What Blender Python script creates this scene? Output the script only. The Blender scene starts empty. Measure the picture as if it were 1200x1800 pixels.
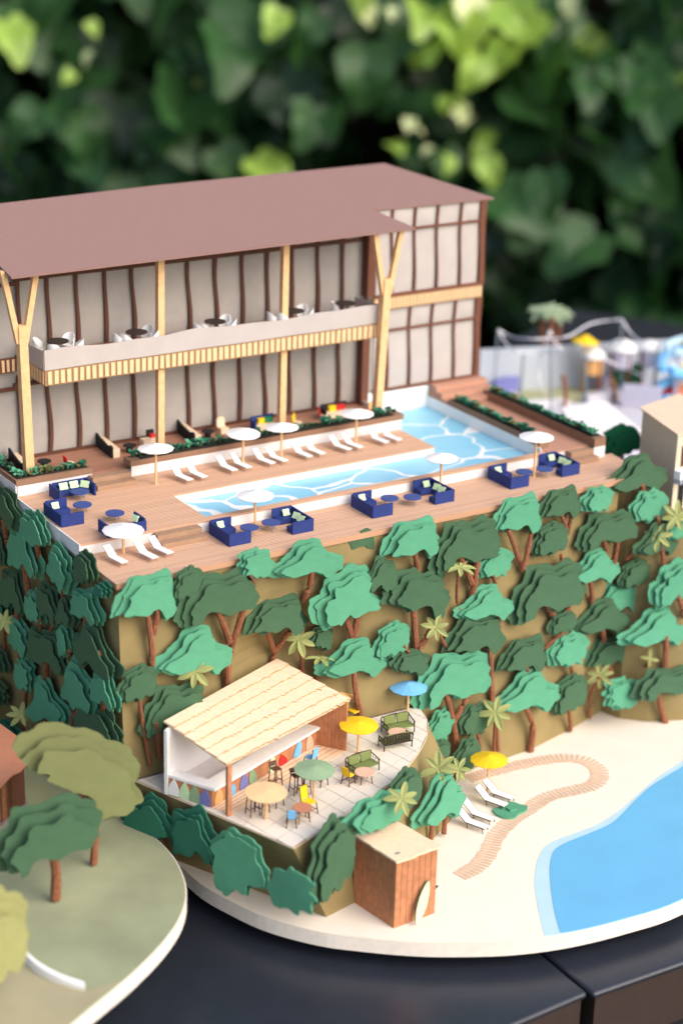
import bpy, math, random
from mathutils import Vector, Matrix
from mathutils.geometry import delaunay_2d_cdt
random.seed(7)
R = math.radians
sc = bpy.context.scene
COL = sc.collection

# ---------------------------------------------------------------- camera, sky, sun, exposure
FPX, YAW, PITCH, ROLL = 3412.5, 0.57761, 0.36151, 0.029037
CAM = Vector((-12.009, -24.5946, 16.3373))
_cy, _sy, _cp, _sp = math.cos(YAW), math.sin(YAW), math.cos(PITCH), math.sin(PITCH)
FW = Vector((_sy * _cp, _cy * _cp, -_sp))
_r = Vector((_cy, -_sy, 0)); _u = _r.cross(FW)
RT = _r * math.cos(ROLL) + _u * math.sin(ROLL)
UP = -_r * math.sin(ROLL) + _u * math.cos(ROLL)
cd = bpy.data.cameras.new('camera'); cam = bpy.data.objects.new('camera', cd); COL.objects.link(cam)
cam.matrix_world = Matrix((( RT.x, UP.x, -FW.x, CAM.x), (RT.y, UP.y, -FW.y, CAM.y), (RT.z, UP.z, -FW.z, CAM.z), (0, 0, 0, 1)))
cd.sensor_width = 36; cd.sensor_fit = 'HORIZONTAL'; cd.lens = FPX / 1200 * 36
cd.clip_start = 0.5; cd.clip_end = 500
cd.dof.use_dof = True; cd.dof.focus_distance = 31.7; cd.dof.aperture_fstop = 0.25
sc.camera = cam
sc.render.resolution_x, sc.render.resolution_y = 682, 1024
w = bpy.data.worlds.new('World'); sc.world = w; w.use_nodes = True
nt = w.node_tree; bg = nt.nodes['Background']
sky = nt.nodes.new('ShaderNodeTexSky'); sky.sky_type = 'NISHITA'; sky.sun_disc = False
SUN_EL, SUN_AZ = R(38), R(158)       # azimuth clockwise from +Y
sky.sun_elevation = SUN_EL; sky.sun_rotation = SUN_AZ
sky.dust_density = 3.0
nt.links.new(sky.outputs[0], bg.inputs[0]); bg.inputs[1].default_value = 0.15
ld = bpy.data.lights.new('sun', 'SUN'); ld.energy = 1.9; ld.angle = R(60); ld.color = (1, .90, .78)
sun = bpy.data.objects.new('sun', ld); COL.objects.link(sun)
sdir = Vector((math.sin(SUN_AZ) * math.cos(SUN_EL), math.cos(SUN_AZ) * math.cos(SUN_EL), math.sin(SUN_EL)))
sun.rotation_euler = (-sdir).to_track_quat('-Z', 'Y').to_euler()
vs = sc.view_settings; vs.view_transform = 'Standard'; vs.look = 'None'; vs.gamma = 1; vs.exposure = 0.55
sc.render.engine = 'CYCLES'

def ray(x, y): return FW + RT * ((x - 600) / FPX) - UP * ((y - 900) / FPX)
def on(ax, v, x, y):
    d = ray(x, y); return CAM + d * ((v - CAM[ax]) / d[ax])
def at(x, y, z): return on(2, z, x, y)
def onplane(x, y, p, n):
    d = ray(x, y); return CAM + d * ((Vector(p) - CAM).dot(n) / d.dot(n))
def px(P):
    d = Vector(P) - CAM; z = d.dot(FW); return 600 + FPX * d.dot(RT) / z, 900 - FPX * d.dot(UP) / z

# ---------------------------------------------------------------- materials
def mat(name, col, rough=.75, var=.06, scale=6, bump=.03, bscale=60, spec=.25, trans=0):
    m = bpy.data.materials.new(name); m.use_nodes = True; n = m.node_tree; b = n.nodes['Principled BSDF']
    b.inputs['Roughness'].default_value = rough; b.inputs['Specular IOR Level'].default_value = spec
    tc = n.nodes.new('ShaderNodeTexCoord'); no = n.nodes.new('ShaderNodeTexNoise'); no.inputs['Scale'].default_value = scale
    no.inputs['Detail'].default_value = 5
    n.links.new(tc.outputs['Object'], no.inputs['Vector'])
    mr = n.nodes.new('ShaderNodeMapRange'); mr.inputs[1].default_value = .3; mr.inputs[2].default_value = .7
    mr.inputs[3].default_value = 1 - var; mr.inputs[4].default_value = 1 + var
    n.links.new(no.outputs[0], mr.inputs[0])
    mx = n.nodes.new('ShaderNodeVectorMath'); mx.operation = 'SCALE'; mx.inputs[0].default_value = col[:3]
    n.links.new(mr.outputs[0], mx.inputs['Scale']); n.links.new(mx.outputs[0], b.inputs['Base Color'])
    if bump:
        n2 = n.nodes.new('ShaderNodeTexNoise'); n2.inputs['Scale'].default_value = bscale; n2.inputs['Detail'].default_value = 3
        n.links.new(tc.outputs['Object'], n2.inputs['Vector'])
        bp = n.nodes.new('ShaderNodeBump'); bp.inputs['Strength'].default_value = bump * 8; bp.inputs['Distance'].default_value = .01
        n.links.new(n2.outputs[0], bp.inputs['Height']); n.links.new(bp.outputs[0], b.inputs['Normal'])
    m['b'] = b.name
    return m
def node_mix(n, fac, a, b_, tgt):
    mx = n.nodes.new('ShaderNodeMix'); mx.data_type = 'RGBA'
    if isinstance(a, tuple): mx.inputs[6].default_value = (*a, 1)
    else: n.links.new(a, mx.inputs[6])
    if isinstance(b_, tuple): mx.inputs[7].default_value = (*b_, 1)
    else: n.links.new(b_, mx.inputs[7])
    n.links.new(fac, mx.inputs[0]); n.links.new(mx.outputs[2], tgt)
    return mx
def mathn(n, op, a, b_=None):
    m = n.nodes.new('ShaderNodeMath'); m.operation = op
    for i, v in enumerate((a, b_)):
        if v is None: continue
        if isinstance(v, (int, float)): m.inputs[i].default_value = v
        else: n.links.new(v, m.inputs[i])
    return m.outputs[0]
def deckmat(name, c1, c2, line, pitch=.058, axis=1, lw=.12, linestr=.75):
    """printed boards running along one axis with pale or dark joints"""
    m = bpy.data.materials.new(name); m.use_nodes = True; n = m.node_tree; b = n.nodes['Principled BSDF']
    b.inputs['Roughness'].default_value = .7; b.inputs['Specular IOR Level'].default_value = .25
    g = n.nodes.new('ShaderNodeNewGeometry'); sp = n.nodes.new('ShaderNodeSeparateXYZ'); n.links.new(g.outputs['Position'], sp.inputs[0])
    c = mathn(n, 'DIVIDE', sp.outputs[axis], pitch)
    fr = mathn(n, 'FRACT', c); fl = mathn(n, 'FLOOR', c)
    wn = n.nodes.new('ShaderNodeTexWhiteNoise'); wn.noise_dimensions = '1D'; n.links.new(fl, wn.inputs['W'])
    vm = n.nodes.new('ShaderNodeMapping'); vm.inputs['Scale'].default_value = (3, 60, 60) if axis == 1 else (60, 3, 60)
    n.links.new(g.outputs['Position'], vm.inputs[0])
    no = n.nodes.new('ShaderNodeTexNoise'); no.inputs['Scale'].default_value = 1; no.inputs['Detail'].default_value = 4; n.links.new(vm.outputs[0], no.inputs['Vector'])
    f = mathn(n, 'ADD', mathn(n, 'MULTIPLY', wn.outputs[0], .45), mathn(n, 'MULTIPLY', no.outputs[0], .6))
    mx = n.nodes.new('ShaderNodeMix'); mx.data_type = 'RGBA'; mx.inputs[6].default_value = (*c1, 1); mx.inputs[7].default_value = (*c2, 1); n.links.new(f, mx.inputs[0])
    ln = mathn(n, 'MULTIPLY', mathn(n, 'LESS_THAN', fr, lw), linestr)
    node_mix(n, ln, mx.outputs[2], line, b.inputs['Base Color'])
    return m
M = {}
M['white'] = mat('white_card', (.78, .76, .77), .7, .03)
M['paper_white'] = mat('white_paper', (.86, .85, .84), .7, .02)
M['roof'] = mat('mauve_brown_card', (.30, .178, .155), .8, .05, 30, .06, 90)
M['brown'] = mat('brown_card', (.11, .045, .028), .7, .08)
M['brown2'] = mat('chocolate_card', (.16, .062, .038), .7, .08)
M['pane'] = mat('grey_vellum', (.385, .355, .33), .6, .05, 3)
M['vellum'] = mat('pale_vellum', (.485, .44, .42), .5, .04, 3)
M['yellow_wood'] = mat('yellow_wood', (.78, .49, .25), .65, .10, 9)
M['tanbase'] = mat('tan_board', (.34, .21, .11), .7, .06)
M['slat'] = mat('pale_yellow_slat', (.82, .57, .33), .65, .06, 12)
M['deck'] = deckmat('deck_board_print', (.47, .25, .145), (.66, .40, .255), (.94, .76, .63), .057, 1, .17)
M['deck_dark'] = deckmat('terrace_board_print', (.30, .14, .09), (.42, .22, .145), (.24, .11, .07), .1, 1, .1)
M['deck_y'] = deckmat('side_deck_print', (.43, .22, .15), (.52, .29, .20), (.62, .38, .28), .08, 0, .1)
M['planter'] = mat('planter_card', (.27, .155, .10), .8, .07, 8)
M['step'] = mat('step_card', (.36, .225, .145), .8, .07, 8)
M['navy'] = mat('navy_card', (.022, .042, .19), .7, .10, 10)
M['bluetop'] = mat('blue_table_card', (.05, .085, .27), .6, .08)
M['mint'] = mat('mint_cushion', (.58, .76, .46), .8, .05)
M['dark'] = mat('dark_wire', (.035, .022, .02), .5, .05)
M['wirebrown'] = mat('brown_wire', (.13, .055, .035), .55, .08)
M['wire'] = mat('silver_wire', (.35, .32, .30), .4, .05)
M['black'] = mat('black_card', (.015, .017, .02), .7, .1)
M['cream'] = mat('cream_card', (.80, .62, .44), .7, .04)
M['creamwall'] = mat('cream_wall', (.66, .58, .44), .7, .04)
M['red'] = mat('red_card', (.60, .03, .03), .7, .05)
M['yellow'] = mat('yellow_card', (.90, .58, .02), .7, .05)
M['green_c'] = mat('green_card', (.02, .25, .10), .7, .05)
M['blue_c'] = mat('sky_blue_card', (.19, .50, .82), .6, .04)
M['L'] = mat('light_green_paper', (.098, .335, .20), .85, .05, 3, .05, 90)
M['D'] = mat('dark_green_paper', (.060, .132, .07), .85, .06, 3, .05, 90)
M['T'] = mat('teal_green_paper', (.03, .16, .10), .85, .06, 3, .05, 90)
M['O'] = mat('olive_paper', (.185, .205, .085), .85, .05, 3, .05, 90)
M['Y'] = mat('yellow_green_paper', (.37, .37, .15), .85, .05, 3, .05, 90)
M['palm'] = mat('pale_palm_paper', (.34, .37, .14), .8, .08, 10)
M['palmgrey'] = mat('grey_green_palm_paper', (.30, .38, .24), .8, .08, 10)
M['trunk'] = mat('rolled_brown_paper', (.27, .105, .055), .85, .28, 22, .22, 40)
M['hill'] = mat('olive_card', (.275, .21, .092), .9, .10, 2.2, .04, 50)
M['sand'] = mat('cream_sand_paper', (.84, .76, .66), .85, .03, 2, .02)
M['rim'] = mat('ivory_rim', (.86, .79, .70), .8, .05, 8)
M['sea'] = mat('blue_sea_paper', (.155, .46, .74), .5, .04, 1.1)
M['shallow'] = mat('pale_blue_paper', (.48, .68, .80), .6, .04, 2)
M['path'] = mat('tan_path_plank', (.70, .48, .34), .8, .12, 5)
M['tile'] = mat('ivory_floor_tile', (.80, .73, .63), .7, .05, 2)
M['grout'] = mat('dark_tile_joint', (.22, .15, .11), .9, .05)
M['hutwood'] = mat('orange_brown_wood', (.50, .215, .105), .75, .16, 10)
M['thatch'] = mat('pale_wood_thatch', (.86, .66, .46), .75, .07, 14)
M['singe'] = mat('singed_edge', (.55, .26, .12), .9, .3, 14)
M['peach'] = mat('peach_card', (.78, .48, .34), .7, .05)
M['salmon'] = mat('salmon_card', (.52, .22, .13), .8, .05)
M['plate'] = mat('sage_card', (.31, .33, .20), .85, .16, .9, .03)
M['plate2'] = mat('khaki_card', (.38, .34, .21), .85, .10, 1)
M['olivecush'] = mat('olive_cushion', (.19, .23, .075), .85, .08)
M['tanumb'] = mat('tan_card', (.84, .56, .30), .7, .05)
M['sageumb'] = mat('sage_green_card', (.28, .40, .24), .7, .05)
M['orangeumb'] = mat('pale_orange_card', (.84, .45, .17), .7, .05)
M['lav'] = mat('lavender_card', (.50, .49, .60), .7, .05)
M['violet'] = mat('violet_blue_card', (.20, .21, .50), .7, .05)
M['plaza'] = mat('lavender_white_floor', (.56, .55, .60), .7, .10, .9)
M['backdrop'] = mat('pale_grey_blue_wall', (.50, .55, .62), .7, .06, .8)
M['ribbon'] = mat('white_cord', (.75, .74, .80), .4, .03)
M['grass_c'] = mat('lawn_card', (.42, .42, .24), .85, .08)
M['grey'] = mat('grey_card', (.26, .24, .22), .8, .08)
M['bluegrey'] = mat('blue_grey_pole', (.20, .24, .28), .5, .06)
M['darkteal'] = mat('deep_green_paper', (.01, .13, .055), .85, .05)
M['tabletop'] = mat('charcoal_vinyl', (.022, .027, .040), .32, .10, 3, .03, 30, .5)
M['tableside'] = mat('dark_brown_vinyl', (.04, .027, .023), .5, .10, 5, .05, 30, .5)
M['soil_and_shade'] = mat('shaded_earth', (.03, .028, .02), .95, .2, 2)
def poolmat():
    m = bpy.data.materials.new('printed_pool_water'); m.use_nodes = True; n = m.node_tree; b = n.nodes['Principled BSDF']
    b.inputs['Roughness'].default_value = .35
    g = n.nodes.new('ShaderNodeNewGeometry'); mp = n.nodes.new('ShaderNodeMapping'); mp.inputs['Scale'].default_value = (.85, 1.15, 0); mp.inputs['Location'].default_value = (.3, .15, 0)
    n.links.new(g.outputs['Position'], mp.inputs[0])
    no = n.nodes.new('ShaderNodeTexNoise'); no.inputs['Scale'].default_value = 1.6; no.inputs['Detail'].default_value = 1; n.links.new(mp.outputs[0], no.inputs['Vector'])
    ad = n.nodes.new('ShaderNodeVectorMath'); ad.operation = 'MULTIPLY_ADD'; ad.inputs[1].default_value = (.55, .55, 0)
    n.links.new(no.outputs['Color'], ad.inputs[0]); n.links.new(mp.outputs[0], ad.inputs[2])
    v = n.nodes.new('ShaderNodeTexVoronoi'); v.feature = 'DISTANCE_TO_EDGE'; v.inputs['Scale'].default_value = .9; n.links.new(ad.outputs[0], v.inputs['Vector'])
    n3 = n.nodes.new('ShaderNodeTexNoise'); n3.inputs['Scale'].default_value = 2; n.links.new(mp.outputs[0], n3.inputs['Vector'])
    th = mathn(n, 'MULTIPLY', n3.outputs[0], .058)
    ln = mathn(n, 'LESS_THAN', v.outputs[0], th)
    n4 = n.nodes.new('ShaderNodeTexNoise'); n4.inputs['Scale'].default_value = 1.2; n.links.new(g.outputs['Position'], n4.inputs['Vector'])
    base = n.nodes.new('ShaderNodeMix'); base.data_type = 'RGBA'; base.inputs[6].default_value = (.16, .52, .76, 1); base.inputs[7].default_value = (.33, .66, .82, 1); n.links.new(n4.outputs[0], base.inputs[0])
    node_mix(n, ln, base.outputs[2], (.86, .90, .90), b.inputs['Base Color'])
    return m
M['pool'] = poolmat()
def leafmat(name, c, tr, rough=.42):
    m = mat(name, c, rough, .3, 1.2, .10, 4, .5); n = m.node_tree; b = n.nodes['Principled BSDF']
    t = n.nodes.new('ShaderNodeBsdfTranslucent'); t.inputs[0].default_value = (*tr, 1)
    mx = n.nodes.new('ShaderNodeMixShader'); mx.inputs[0].default_value = .42
    n.links.new(b.outputs[0], mx.inputs[1]); n.links.new(t.outputs[0], mx.inputs[2])
    n.links.new(mx.outputs[0], n.nodes['Material Output'].inputs[0]); return m
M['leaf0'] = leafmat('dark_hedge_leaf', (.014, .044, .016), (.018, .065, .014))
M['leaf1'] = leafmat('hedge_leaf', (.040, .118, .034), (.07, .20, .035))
M['leaf2'] = leafmat('sunlit_lime_leaf', (.36, .56, .10), (.75, .95, .16), .35)  # lime tone carries the sunlight on the hedge in the leaf colour

# ---------------------------------------------------------------- mesh helpers
class G:
    def __init__(s): s.v = []; s.f = []; s.mi = []
    def add(s, V, F, mi=0):
        o = len(s.v); s.v += [Vector(p) for p in V]; s.f += [[i + o for i in f] for f in F]; s.mi += [mi] * len(F); return s
    def box(s, x0, x1, y0, y1, z0, z1, mi=0):
        V = [(x, y, z) for z in (z0, z1) for y in (y0, y1) for x in (x0, x1)]
        return s.add(V, [(0, 2, 3, 1), (4, 5, 7, 6), (0, 1, 5, 4), (2, 6, 7, 3), (0, 4, 6, 2), (1, 3, 7, 5)], mi)
    def obox(s, a, b, w, z0, z1, mi=0):
        """upright board from a to b (xy), thickness w to the left, heights z0..z1"""
        a = Vector(a[:2]); b = Vector(b[:2]); d = (b - a).normalized(); n = Vector((-d.y, d.x)) * w
        return s.prism([a, b, b + n, a + n], z0, z1, mi)
    def prism(s, P, z0, z1, mi=0):
        n = len(P); ar = sum(P[i][0] * P[(i + 1) % n][1] - P[(i + 1) % n][0] * P[i][1] for i in range(n))
        if ar < 0: P = P[::-1]
        f0 = z0 if callable(z0) else (lambda i: z0)
        V = [(p[0], p[1], z0) for p in P] + [(p[0], p[1], z1) for p in P]
        F = [list(range(n))[::-1], list(range(n, 2 * n))] + [(i, (i + 1) % n, n + (i + 1) % n, n + i) for i in range(n)]
        return s.add(V, F, mi)
    def slab(s, P, t, mi=0):
        """3-D polygon thickened along its normal by t"""
        P = [Vector(p) for p in P]; nn = Vector((0, 0, 0)); k = len(P)
        for i in range(k): nn += (P[i] - P[0]).cross(P[(i + 1) % k] - P[0])
        nn.normalize()
        V = P + [p - nn * t for p in P]
        F = [list(range(k)), list(range(k, 2 * k))[::-1]] + [((i + 1) % k, i, k + i, k + (i + 1) % k) for i in range(k)]
        return s.add(V, F, mi)
    def tube(s, pts, r, n=7, mi=0, wob=0):
        pts = [Vector(p) for p in pts]; m = len(pts); rr = r if isinstance(r, (list, tuple)) else [r] * m
        V = []
        for i, p in enumerate(pts):
            d = (pts[min(i + 1, m - 1)] - pts[max(i - 1, 0)]).normalized()
            a = d.orthogonal().normalized() if abs(d.z) < .9 else Vector((1, 0, 0)).cross(d).normalized(); b = d.cross(a)
            for k in range(n):
                t = 2 * math.pi * k / n; q = rr[i] * (1 + wob * random.uniform(-1, 1)); V.append(p + (a * math.cos(t) + b * math.sin(t)) * q)
        F = [(i * n + k, i * n + (k + 1) % n, (i + 1) * n + (k + 1) % n, (i + 1) * n + k) for i in range(m - 1) for k in range(n)]
        F += [list(range(n))[::-1], [(m - 1) * n + k for k in range(n)]]
        return s.add(V, F, mi)
    def disc(s, c, r, t, n=20, mi=0, ry=None):
        P = [(c[0] + r * math.cos(2 * math.pi * k / n), c[1] + (ry or r) * math.sin(2 * math.pi * k / n)) for k in range(n)]
        return s.prism(P, c[2] - t, c[2], mi)
    def xf(s, mtx): s.v = [mtx @ p for p in s.v]; return s
    def mesh(s, name, mats):
        me = bpy.data.meshes.new(name); me.from_pydata([tuple(p) for p in s.v], [], s.f)
        for m in (mats if isinstance(mats, (list, tuple)) else [mats]): me.materials.append(M[m] if isinstance(m, str) else m)
        if any(s.mi): me.polygons.foreach_set('material_index', s.mi)
        me.update(); return me
def props(o, label=None, cat=None, group=None, kind=None):
    for k, v in (('label', label), ('category', cat), ('group', group), ('kind', kind)):
        if v: o[k] = v
    return o
def link(name, me, parent=None, loc=None):
    o = bpy.data.objects.new(name, me); COL.objects.link(o)
    if parent: o.parent = parent
    if loc is not None: o.location = loc
    return o
WL = {}
def thing(name, label, cat, loc=(0, 0, 0), rz=0, group=None):
    o = link(name, None); o.location = loc; o.rotation_euler = (0, 0, rz); o.empty_display_size = .1
    WL[o.name] = Vector(loc); return props(o, label, cat, group)
def part(name, g, m, parent, world=True, label=None, kind=None, smooth=False):
    """part mesh; world=True means the geometry is in world coordinates of an unrotated parent"""
    if world:
        p = parent; off = Vector((0, 0, 0))
        while p: off += p.location; p = p.parent
        g.v = [q - off for q in g.v]
    o = link(name, g.mesh(name, m), parent)
    if smooth: o.data.shade_smooth()
    if label: o['label'] = label
    if kind: o['kind'] = kind
    return o
def single(name, g, m, label=None, cat=None, group=None, kind=None, loc=None, smooth=False):
    loc = Vector(loc) if loc is not None else Vector((0, 0, 0)); g.v = [q - loc for q in g.v]
    o = link(name, g.mesh(name, m)); o.location = loc
    if smooth: o.data.shade_smooth()
    return props(o, label, cat, group, kind)
def copy_tree(o, parent=None, label=None, loc=None, rz=None):
    c = o.copy(); COL.objects.link(c)
    if parent: c.parent = parent
    if label: c['label'] = label
    if loc is not None: c.location = loc
    if rz is not None: c.rotation_euler = (0, 0, rz)
    for ch in list(o.children): copy_tree(ch, c)
    return c
ORD = ['leftmost', 'second from the left', 'third from the left', 'fourth from the left', 'fifth from the left', 'sixth from the left', 'seventh from the left',
       'eighth from the left', 'ninth from the left', 'tenth from the left', 'eleventh from the left', 'twelfth from the left', 'thirteenth from the left', 'fourteenth from the left', 'fifteenth from the left']
def smooth_closed(P, sub=4):
    n = len(P); out = []
    for i in range(n):
        a, b, c, d = (Vector(P[(i + k) % n]) for k in (-1, 0, 1, 2))
        for j in range(sub):
            t = j / sub
            out.append(.5 * ((2 * b) + (c - a) * t + (2 * a - 5 * b + 4 * c - d) * t * t + (3 * b - a - 3 * c + d) * t ** 3))
    return out
def smooth_open(P, sub=4):
    P = [Vector(p) for p in P]; n = len(P); out = []
    for i in range(n - 1):
        a, b, c, d = P[max(i - 1, 0)], P[i], P[i + 1], P[min(i + 2, n - 1)]
        for j in range(sub):
            t = j / sub
            out.append(.5 * ((2 * b) + (c - a) * t + (2 * a - 5 * b + 4 * c - d) * t * t + (3 * b - a - 3 * c + d) * t ** 3))
    out.append(P[-1]); return out

# ---------------------------------------------------------------- setting: ground, tables, base board
ZD, ZM, ZU, ZF, ZW = 4.8, 5.0, 5.2, 5.1, 4.85
single('ground', G().box(-150, 200, -150, 250, -8.2, -8), 'soil_and_shade', kind='structure')
TZ = -.5
def table_block(name, P, label):
    t = thing(name, label, 'table', (sum(p[0] for p in P) / len(P), sum(p[1] for p in P) / len(P), -8))
    g = G().prism(P, TZ - .12, TZ); o = part('table_top', g, 'tabletop', t)
    bv = o.modifiers.new('bevel', 'BEVEL'); bv.width = .09; bv.segments = 4; bv.limit_method = 'ANGLE'
    c = Vector((t.location.x, t.location.y)); Q = [c + (Vector(p[:2]) - c) * .994 for p in P]
    o = part('apron', G().prism(Q, TZ - 1.1, TZ - .10), 'tableside', t)
    part('panel_base', G().prism([c + (Vector(p[:2]) - c) * .93 for p in P], -8, TZ - 1.1), 'black', t)
T1 = at(1033, 1745, TZ); T0 = at(300, 2060, TZ); T2 = at(1043, 1748, TZ); T3 = at(1200, 1693, TZ)
d1 = (T1 - T0).normalized(); d2 = (T3 - T2).normalized(); bk = at(965, 1688, TZ) - T1; bk.normalize()
table_block('dark_table', [T1 - d1 * 30, T1, T1 + bk * 14, T1 + bk * 14 - d1 * 30], 'charcoal vinyl covered table under the left half of the model, seam at its right end')
table_block('dark_table', [T2, T2 + d2 * 26, T2 + d2 * 26 + bk * 14, T2 + bk * 14], 'charcoal vinyl covered table under the right half of the model, brown front edge')

rimpx = [(318, 1524), (355, 1556), (400, 1582), (470, 1614), (560, 1638), (633, 1648), (720, 1656), (800, 1658), (900, 1655), (1000, 1642), (1100, 1618), (1200, 1584)]
rim = [at(x, y, 0) for x, y in rimpx]
rim = smooth_open([(p.x, p.y, 0) for p in rim] + [(9, -5.1, 0), (12, -4, 0), (15, -1.5, 0), (16, 2, 0)], 5)
outline = [(p.x, p.y) for p in rim] + [(16, 9), (.6, 9), (.25, 4), (.3, .5)]
wob = outline
board = single('beach', G().prism(wob, -.24, 0), 'sand', kind='structure')
g = G(); rp = [(Vector((x, y, 0)) - Vector((6, 0, 0))).normalized() * .012 + Vector((x, y, 0)) for x, y in wob[:len(rim)]]
for i in range(len(rp) - 1): g.add([rp[i] - Vector((0, 0, .245)), rp[i + 1] - Vector((0, 0, .245)), rp[i + 1] - Vector((0, 0, .012)), rp[i] - Vector((0, 0, .012))], [(0, 1, 2, 3)])
part('board_rim', g, 'rim', board, smooth=True)
single('board_support', G().prism([(2.5, -1), (4, -3), (8, -3.5), (12, -2), (14, 6), (2.5, 7)], TZ, -.245), 'black', 'black block hidden below the ivory beach board, lifting it off the table', 'block', loc=(7, 0, TZ))

def sheet(name, P, z0, z1, m): return single(name, G().prism(P, z0, z1), m, kind='structure')
oute = [(957, 1648), (948, 1610), (940, 1565), (941, 1530), (950, 1500), (968, 1482), (1008, 1466), (1050, 1450), (1090, 1424), (1120, 1398), (1160, 1364), (1200, 1338)]
inne = [(985, 1644), (974, 1602), (968, 1562), (966, 1525), (974, 1496), (1000, 1480), (1050, 1460), (1080, 1444), (1110, 1414), (1145, 1382), (1200, 1348)]
def seapoly(e, sh):
    P = [at(x, y, 0).xy for x, y in e]; P = [p.xy for p in smooth_open([(p.x, p.y, 0) for p in P], 4)]
    i0 = min(range(len(rim)), key=lambda i: (rim[i].xy - P[0]).length)
    c = Vector((9, 0))
    edge = [rim[i].xy + (c - rim[i].xy).normalized() * sh for i in range(i0 + 1, len(rim) - 6)]
    return [P[0] + (c - P[0]).normalized() * sh] + P[1:] + [Vector((11.5, -1.4)), Vector((13.6, -1.4))] + edge[::-1]
sheet('shallow_water', seapoly(oute, .02), -.001, .004, 'shallow')
sheet('sea', seapoly(inne, .045), .0045, .009, 'sea')

# boardwalk on the sand: every plank
cl = [(822, 1370), (862, 1358), (905, 1347), (950, 1338), (990, 1333), (1025, 1337), (1048, 1350), (1054, 1366), (1040, 1382), (1000, 1392), (962, 1402), (930, 1422), (897, 1445), (872, 1470), (858, 1500), (838, 1524), (806, 1542)]
cp = smooth_open([at(x, y, 0) for x, y in cl], 14); L = [0]
for a, b in zip(cp, cp[1:]): L.append(L[-1] + (b - a).length)
bw = thing('boardwalk', 'winding tan plank path printed across the cream sand beach', 'path', (cp[0].x, cp[0].y, 0)); n = int(L[-1] / .083)
j = 0
pm = G().box(-.029, .029, -.16, .16, .0, .006).mesh('plank', 'path')
for k in range(n):
    s_ = (k + .5) / n * L[-1]
    while L[j + 1] < s_: j += 1
    t_ = (s_ - L[j]) / (L[j + 1] - L[j]); p = cp[j].lerp(cp[j + 1], t_); d = cp[min(j + 3, len(cp) - 1)] - cp[max(j - 2, 0)]
    o = link('plank', pm, bw, p - bw.location + Vector((0, 0, .001))); o.rotation_euler = (0, 0, math.atan2(d.y, d.x) + random.uniform(-.04, .04)); o.scale = (1, random.uniform(.9, 1.05), 1)

# hill: ruled faces between deck line and foot
def lerp(a, b, t): return a + (b - a) * t
FOOT = [(0, -.25), (7, -.34), (7.5, -.32), (8.1, -.27), (9.28, .02), (10.19, .31), (10.30, -.12), (10.65, -.46), (11.3, -.75), (12.6, -1.0), (14.5, -.8)]
TOPY = [(0, 0), (9.9, 0), (10.19, .31), (10.5, .1), (11.3, -.3), (12.6, -.5), (14.5, -.3)]
def interp(T, x):
    if x <= T[0][0]: return T[0][1]
    for (a, ya), (b, yb) in zip(T, T[1:]):
        if x <= b: return ya + (yb - ya) * (x - a) / (b - a)
    return T[-1][1]
def wall_y(x, z): return lerp(interp(FOOT, x), interp(TOPY, x), min(1, max(0, z / 4.7))) + .68 * math.exp(-((x - 3.0) / .8) ** 2 / 2 - ((z - 2.8) / .6) ** 2 / 2)
g = G(); xs = sorted(set([i * .25 for i in range(28)] + [7, 7.5, 8.1, 8.7, 9.28, 9.9, 10.19, 10.24, 10.3, 10.5, 10.65, 11, 11.3, 12, 12.6, 13.5, 14.5])); NZ = 24
def htop(x): return 4.70 if x <= 10.2 else 4.70 - min(.75, (x - 10.2) * .9)
for x in xs:
    for k in range(NZ + 1):
        z = htop(x) * k / NZ; g.v.append(Vector((x, wall_y(x, z), z)))
for i in range(len(xs) - 1):
    for k in range(NZ):
        a = i * (NZ + 1) + k; g.f.append([a, a + NZ + 1, a + NZ + 2, a + 1])
n0 = len(g.v)
def back(x): return 8.2 if x <= 10.2 else 2.6
for x in xs: g.v.append(Vector((x, back(x), 0))); g.v.append(Vector((x, back(x), htop(x))))
for i in range(len(xs) - 1):
    a = n0 + 2 * i; ft = i * (NZ + 1) + NZ
    g.f.append([a, a + 1, a + 3, a + 2]); g.f.append([ft, ft + NZ + 1, a + 3, a + 1])
g.f.append(list(range(0, NZ + 1)) + [n0 + 1, n0]); e = len(xs) - 1
g.f.append([e * (NZ + 1) + k for k in range(NZ, -1, -1)] + [n0 + 2 * e, n0 + 2 * e + 1]); g.mi = [0] * len(g.f)
single('hill', g, 'hill', kind='structure')
single('hill_base', G().box(-3.3, -.002, 5.3, 8.2, -.2, 5.08), 'hill', kind='structure')

# ---------------------------------------------------------------- decks and pool
single('lower_deck', G().prism([(-.03, -.03), (9.98, -.03), (10.3, .28), (10.62, .62), (10.7, 1.18), (9.9, 1.26), (-.03, 1.26)], 4.705, ZD), 'deck', kind='structure')
PX0, PX1, PY0, PY1, IX, IY = 2.29, 9.2, 1.40, 2.55, 7.66, 2.55
md = single('pool_deck', G().box(-.02, PX0, 1.25, 3.68, 4.97, ZM).box(PX0, 9.28, 1.25, PY0, 4.97, ZM).box(PX0, IX, IY, 3.68, 4.97, ZM), 'deck', kind='structure')
part('white_riser', G().box(-.012, 9.27, 1.262, 1.28, 4.802, 4.968), 'white', md)
part('white_riser', G().box(PX0, IX - .004, IY + .004, IY + .02, 4.852, 4.968), 'paper_white', md)
part('white_riser', G().box(IX - .02, IX - .004, IY + .021, 3.68, 4.852, 4.968), 'white', md)
part('white_riser', G().box(PX0 - .02, PX0 - .004, PY0, IY, 4.852, 4.968), 'white', md)
part('deck_fill', G().box(0, PX0 - .03, 1.29, 3.68, 4.705, 4.969).box(PX0 + .01, IX - .03, IY + .03, 3.68, 4.705, 4.969), 'white', md)
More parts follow.
